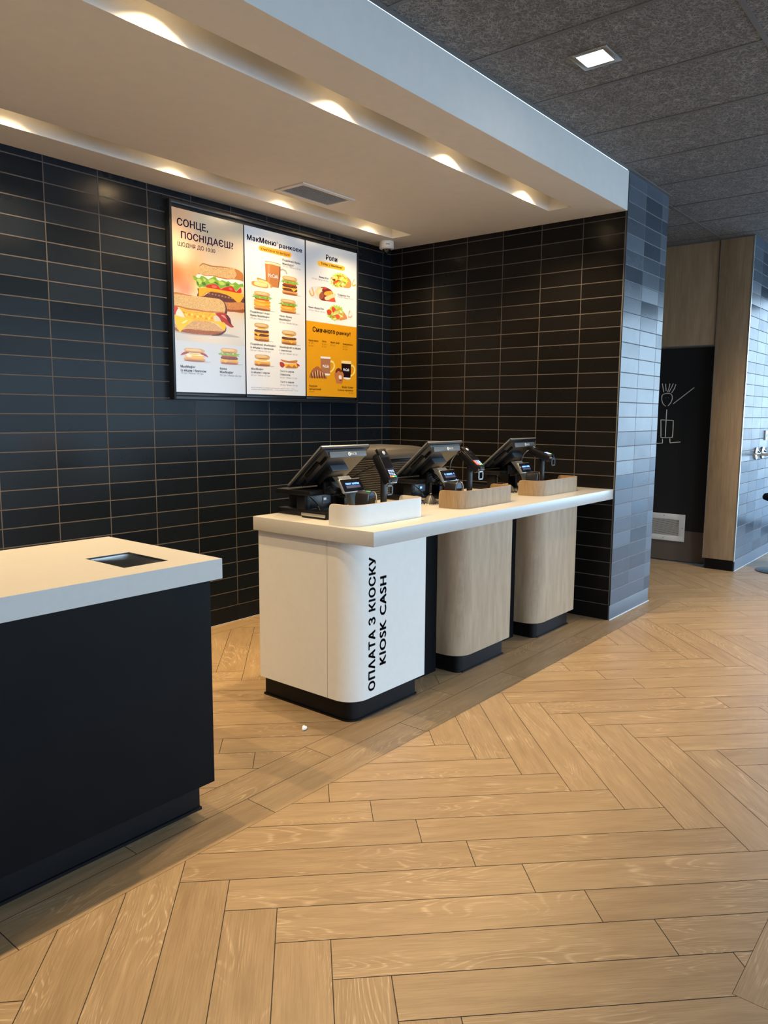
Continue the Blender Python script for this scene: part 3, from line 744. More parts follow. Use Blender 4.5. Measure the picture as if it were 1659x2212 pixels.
# ------------------------------------------------------------------ card terminals
def card_terminal(x, ytop, ztop, ybot, zbot, lab, tdx, red=False, yaw=0.0):
    o = (x, -1.62, WZ); t = thing('card_terminal', lab, 'card terminal', o, 'card terminals on poles')
    A = Vector((x, ytop, ztop)); Bq = Vector((x, ybot, zbot)); d = (Bq - A); L = d.length; d.normalize()
    ax = Vector((math.cos(yaw), math.sin(yaw), 0)); ax = (ax - d * ax.dot(d)).normalized(); nn = ax.cross(d)
    if nn.z < 0: nn = -nn
    P = lambda u, s, n: A + ax * u + d * s + nn * n
    b = MB(o); b.cyl((x, -1.62, WZ), (x, -1.62, (ztop + zbot) / 2 - 0.03), 0.0165, 'pos', seg=24); b.cyl((x, -1.62, WZ), (x, -1.62, WZ + 0.008), 0.05, 'pos', seg=32); b.build('pole', t)
    b = MB(o); b.obox(P(0, L / 2 + 0.008, -0.032), (ax, d, nn), (0.078, L - 0.028, 0.022), 'pos', 0.003); b.obox(P(-0.0405, L / 2 + 0.01, -0.018), (ax, d, nn), (0.004, L - 0.02, 0.03), 'pos_lo', 0.001); b.build('cradle', t)
    b = MB(o)
    k = 0.032
    prof = [(-0.038, k), (0.038, k), (0.038, L - 0.02), (0.02, L), (-0.02, L), (-0.038, L - 0.02)]
    b.prism([P(u, s, -0.02) for u, s in prof], nn * 0.024, 'pos', 0.003)
    b.obox(P(0, L - 0.006, -0.014), (ax, d, nn), (0.06, 0.022, 0.012), 'pos_edge', 0.004)
    b.obox(P(0, L + 0.001, -0.014), (ax, d, nn), (0.05, 0.012, 0.003), 'pos_lo'); bd = b.build('body', t)
    b = MB(o); b.obox(P(0, 0.02, -0.002), (ax, d, nn), (0.066, 0.046, 0.018), 'pos_lo', 0.004); b.cyl(P(0.004, 0.022, 0.007), P(0.004, 0.022, 0.0076), 0.0095, 'whiteprint', seg=24); b.cyl(P(0.004, 0.022, 0.0076), P(0.004, 0.022, 0.008), 0.0065, 'pos', seg=24); b.cyl(P(0.004, 0.022, 0.008), P(0.004, 0.022, 0.0084), 0.003, 'whiteprint', seg=16); b.build('contactless_reader', t)
    b = MB(o); b.obox(P(0, 0.044 + (L - 0.03) * 0.22, 0.0044), (ax, d, nn), (0.062, L * 0.34, 0.0015), 'glassblk', 0.0005); b.build('screen', t)
    b = MB(o)
    ks = 0.05 + (L - 0.03) * 0.44; kl = L - 0.02 - ks
    b.obox(P(0, ks + kl / 2, 0.0042), (ax, d, nn), (0.066, kl, 0.0015), 'glassblk')
    for r_ in range(4):
        for c_ in range(3): b.obox(P(-0.016 + c_ * 0.016, ks + kl * (0.12 + 0.19 * r_), 0.0056), (ax, d, nn), (0.0115, kl * .085, 0.0016), 'keylit', 0.0003, 1)
    for c_, m_ in enumerate(('key_r', 'key_y', 'key_g')): b.obox(P(-0.018 + c_ * 0.018, ks + kl * 0.89, 0.0056), (ax, d, nn), (0.015, kl * .12, 0.0016), m_, 0.0003, 1)
    kp = b.build('keypad', t)
    if red:
        b = MB(o); b.obox(P(-0.031, ks + kl * .46, 0.006), (ax, d, nn), (0.016, kl * .9, 0.002), 'redlabel', 0.0004); b.build('red_sticker', t)
    b = MB(o); c = Vector((x + tdx, ybot - 0.005, zbot - 0.04))
    for q, sz in (((0, 0, 0.021), (0.05, 0.003, 0.008)), ((0, 0, -0.021), (0.05, 0.003, 0.008)), ((-0.021, 0, 0), (0.008, 0.003, 0.05)), ((0.021, 0, 0), (0.008, 0.003, 0.05))):
        b.obox(c + Vector(q), (X, Y, Z), sz, 'pos_edge' if red else 'pos_grey', 0.0008, 1)
    b.obox(c + Vector((0, 0, 0.036)), (X, Y, Z), (0.012, 0.002, 0.03), 'pos_lo'); b.build('card_tag_frame', t)
card_terminal(-2.065, -1.598, 1.242, -1.69, 1.088, 'upright card terminal on a pole behind the white curved screen', -0.045)
card_terminal(-1.275, -1.575, 1.228, -1.706, 1.115, 'tilted card terminal with a red sticker beside its keys, on a pole', -0.025, True)
card_terminal(-0.383, -1.53, 1.205, -1.695, 1.15, 'nearly flat card terminal on a pole before the dark return wall', 0.0)
b = MB((-1.32, -1.5, 1.2)); b.tube([(-1.31, -1.575, 1.2), (-1.35, -1.57, 1.188), (-1.385, -1.565, 1.15), (-1.395, -1.56, 1.1), (-1.4, -1.55, 1.05), (-1.4, -1.53, 0.93)], 0.003, 'pos', 8, 6)
b.cyl((-1.314, -1.576, 1.2), (-1.306, -1.58, 1.2), 0.006, 'redlabel', seg=16)
tag(b.build('terminal_cable'), 'thin black cable curving down from the card terminal with the red sticker', 'cable')
b = MB((-0.43, -1.5, 1.15)); b.tube([(-0.44, -1.545, 1.185), (-0.47, -1.53, 1.16), (-0.49, -1.52, 1.11), (-0.5, -1.52, 1.0475)], 0.0025, 'pos', 8, 6)
tag(b.build('terminal_cable'), 'short black cable hanging from the nearly flat card terminal', 'cable')

# ------------------------------------------------------------------ barcode scanners
def scanner(x, y, lab, yaw):
    o = (x, y, WZ); t = thing('barcode_scanner', lab, 'scanner', o, 'barcode scanners behind the low screens')
    rot = Matrix.Translation(Vector(o)) @ Matrix.Rotation(yaw, 4, 'Z'); 
    def fin(b, n, p=t):
        for v in b.bm.verts: v.co = rot @ v.co
        return b.build(n, p)
    b = MB(o); b.lathe((0, 0.01, 0), [(0.04, 0), (0.04, 0.006), (0.018, 0.014), (0.014, 0.07)], 'pos_lo', 28); fin(b, 'stand')
    # hooded head: an arch
    b = MB(o)
    arch = [(-0.033, 0.05), (-0.033, 0.11), (-0.026, 0.132), (-0.008, 0.142), (0.012, 0.142), (0.028, 0.132), (0.035, 0.11), (0.035, 0.05)]
    b.prism([(p[0], -0.035, p[1]) for p in arch], (0, 0.075, 0), 'pos', 0.006); bd = fin(b, 'housing')
    b = MB(o); b.prism([(p[0] * .72, -0.0365, 0.012 + p[1] * .88) for p in arch], (0, 0.002, 0), 'glassblk'); fin(b, 'window', t)
    b = MB(o); b.tube([(0.036, -0.037, 0.055), (0.036, -0.037, 0.11), (0.026, -0.037, 0.134), (0.0, -0.037, 0.143)], 0.003, 'chrome', 8, 5); fin(b, 'chrome_rim', t)
    b = MB(o); b.box(-0.012, 0.0, -0.03, -0.008, 0.1408, 0.1425, 'key_g' if 0.05 < yaw < 0.2 else 'pos_lo', 0.0006); fin(b, 'status_strip', t)
scanner(-2.315, -1.715, 'black barcode scanner behind the white low screen', 0.1)
scanner(-1.597, -1.725, 'black barcode scanner with a bright chrome rim behind the middle oak screen', 0.0)
scanner(-0.69, -1.715, 'black barcode scanner behind the oak screen nearest the tiled wall', 0.35)
for x, y, lab in ((-1.53, -1.545, 'low grey dome on a chrome disc between the white and middle curved screens'), (-0.66, -1.55, 'low grey dome on a chrome disc left of the far oak curved screen')):
    o = (x - .03, y, WZ); t = thing('scanner_base', lab.replace('left of', 'beside'), 'stand base', o, 'domed stand bases on the worktop')
    b = MB(o); b.lathe((x - .03, y, WZ), [(0.05, 0), (0.052, 0.004), (0.049, 0.009), (0.036, 0.012)], 'chrome', 40); b.build('disc', t)
    b = MB(o); b.lathe((x - .03, y, WZ + 0.012), [(0.04, 0), (0.034, 0.01), (0.022, 0.028), (0.01, 0.038), (0.0, 0.041)], 'dome', 36); b.build('cone', t)

# ------------------------------------------------------------------ ribbed black unit behind the worktop
o = (-1.2, -0.95, 0.0)
t = thing('waste_unit', 'tall black ribbed unit with a charcoal domed lid behind the long worktop', 'waste unit', o)
b = MB(o); b.box(-1.452, -0.98, -1.17, -0.72, 0.0, 1.158, 'ribbed', 0.004); b.build('ribbed_body', t)
b = MB(o)
ax = [(-1.458, -1.176), (-0.975, -1.176), (-0.975, -0.714), (-1.458, -0.714)]
lo = [b.bm.verts.new((p[0], p[1], 1.152)) for p in ax]; n = 9; prev = lo
for k in range(1, n + 1):
    f = k / n; h = 1.152 + 0.072 * math.sin(f * PI / 2); s = 1 - 0.62 * (1 - math.cos(f * PI / 2)); cx, cy = -1.30, -0.93
    ring = [b.bm.verts.new((cx + (p[0] - cx) * s, cy + (p[1] - cy) * s, h)) for p in ax]
    for i in range(4): b.bm.faces.new((prev[i], prev[(i + 1) % 4], ring[(i + 1) % 4], ring[i]))
    prev = ring
b.bm.faces.new(prev); b.bm.faces.new(lo[::-1]); b.mi('lid'); bmesh.ops.recalc_face_normals(b.bm, faces=b.bm.faces[:]); b.build('lid', t)
b = MB(o); b.tube([(-1.4535, -1.16, 1.14), (-1.4535, -1.05, 1.11), (-1.4535, -0.93, 1.06), (-1.4535, -0.83, 1.0), (-1.4535, -0.77, 0.93)], 0.003, 'lid', 6, 6); b.build('body_seam', t)

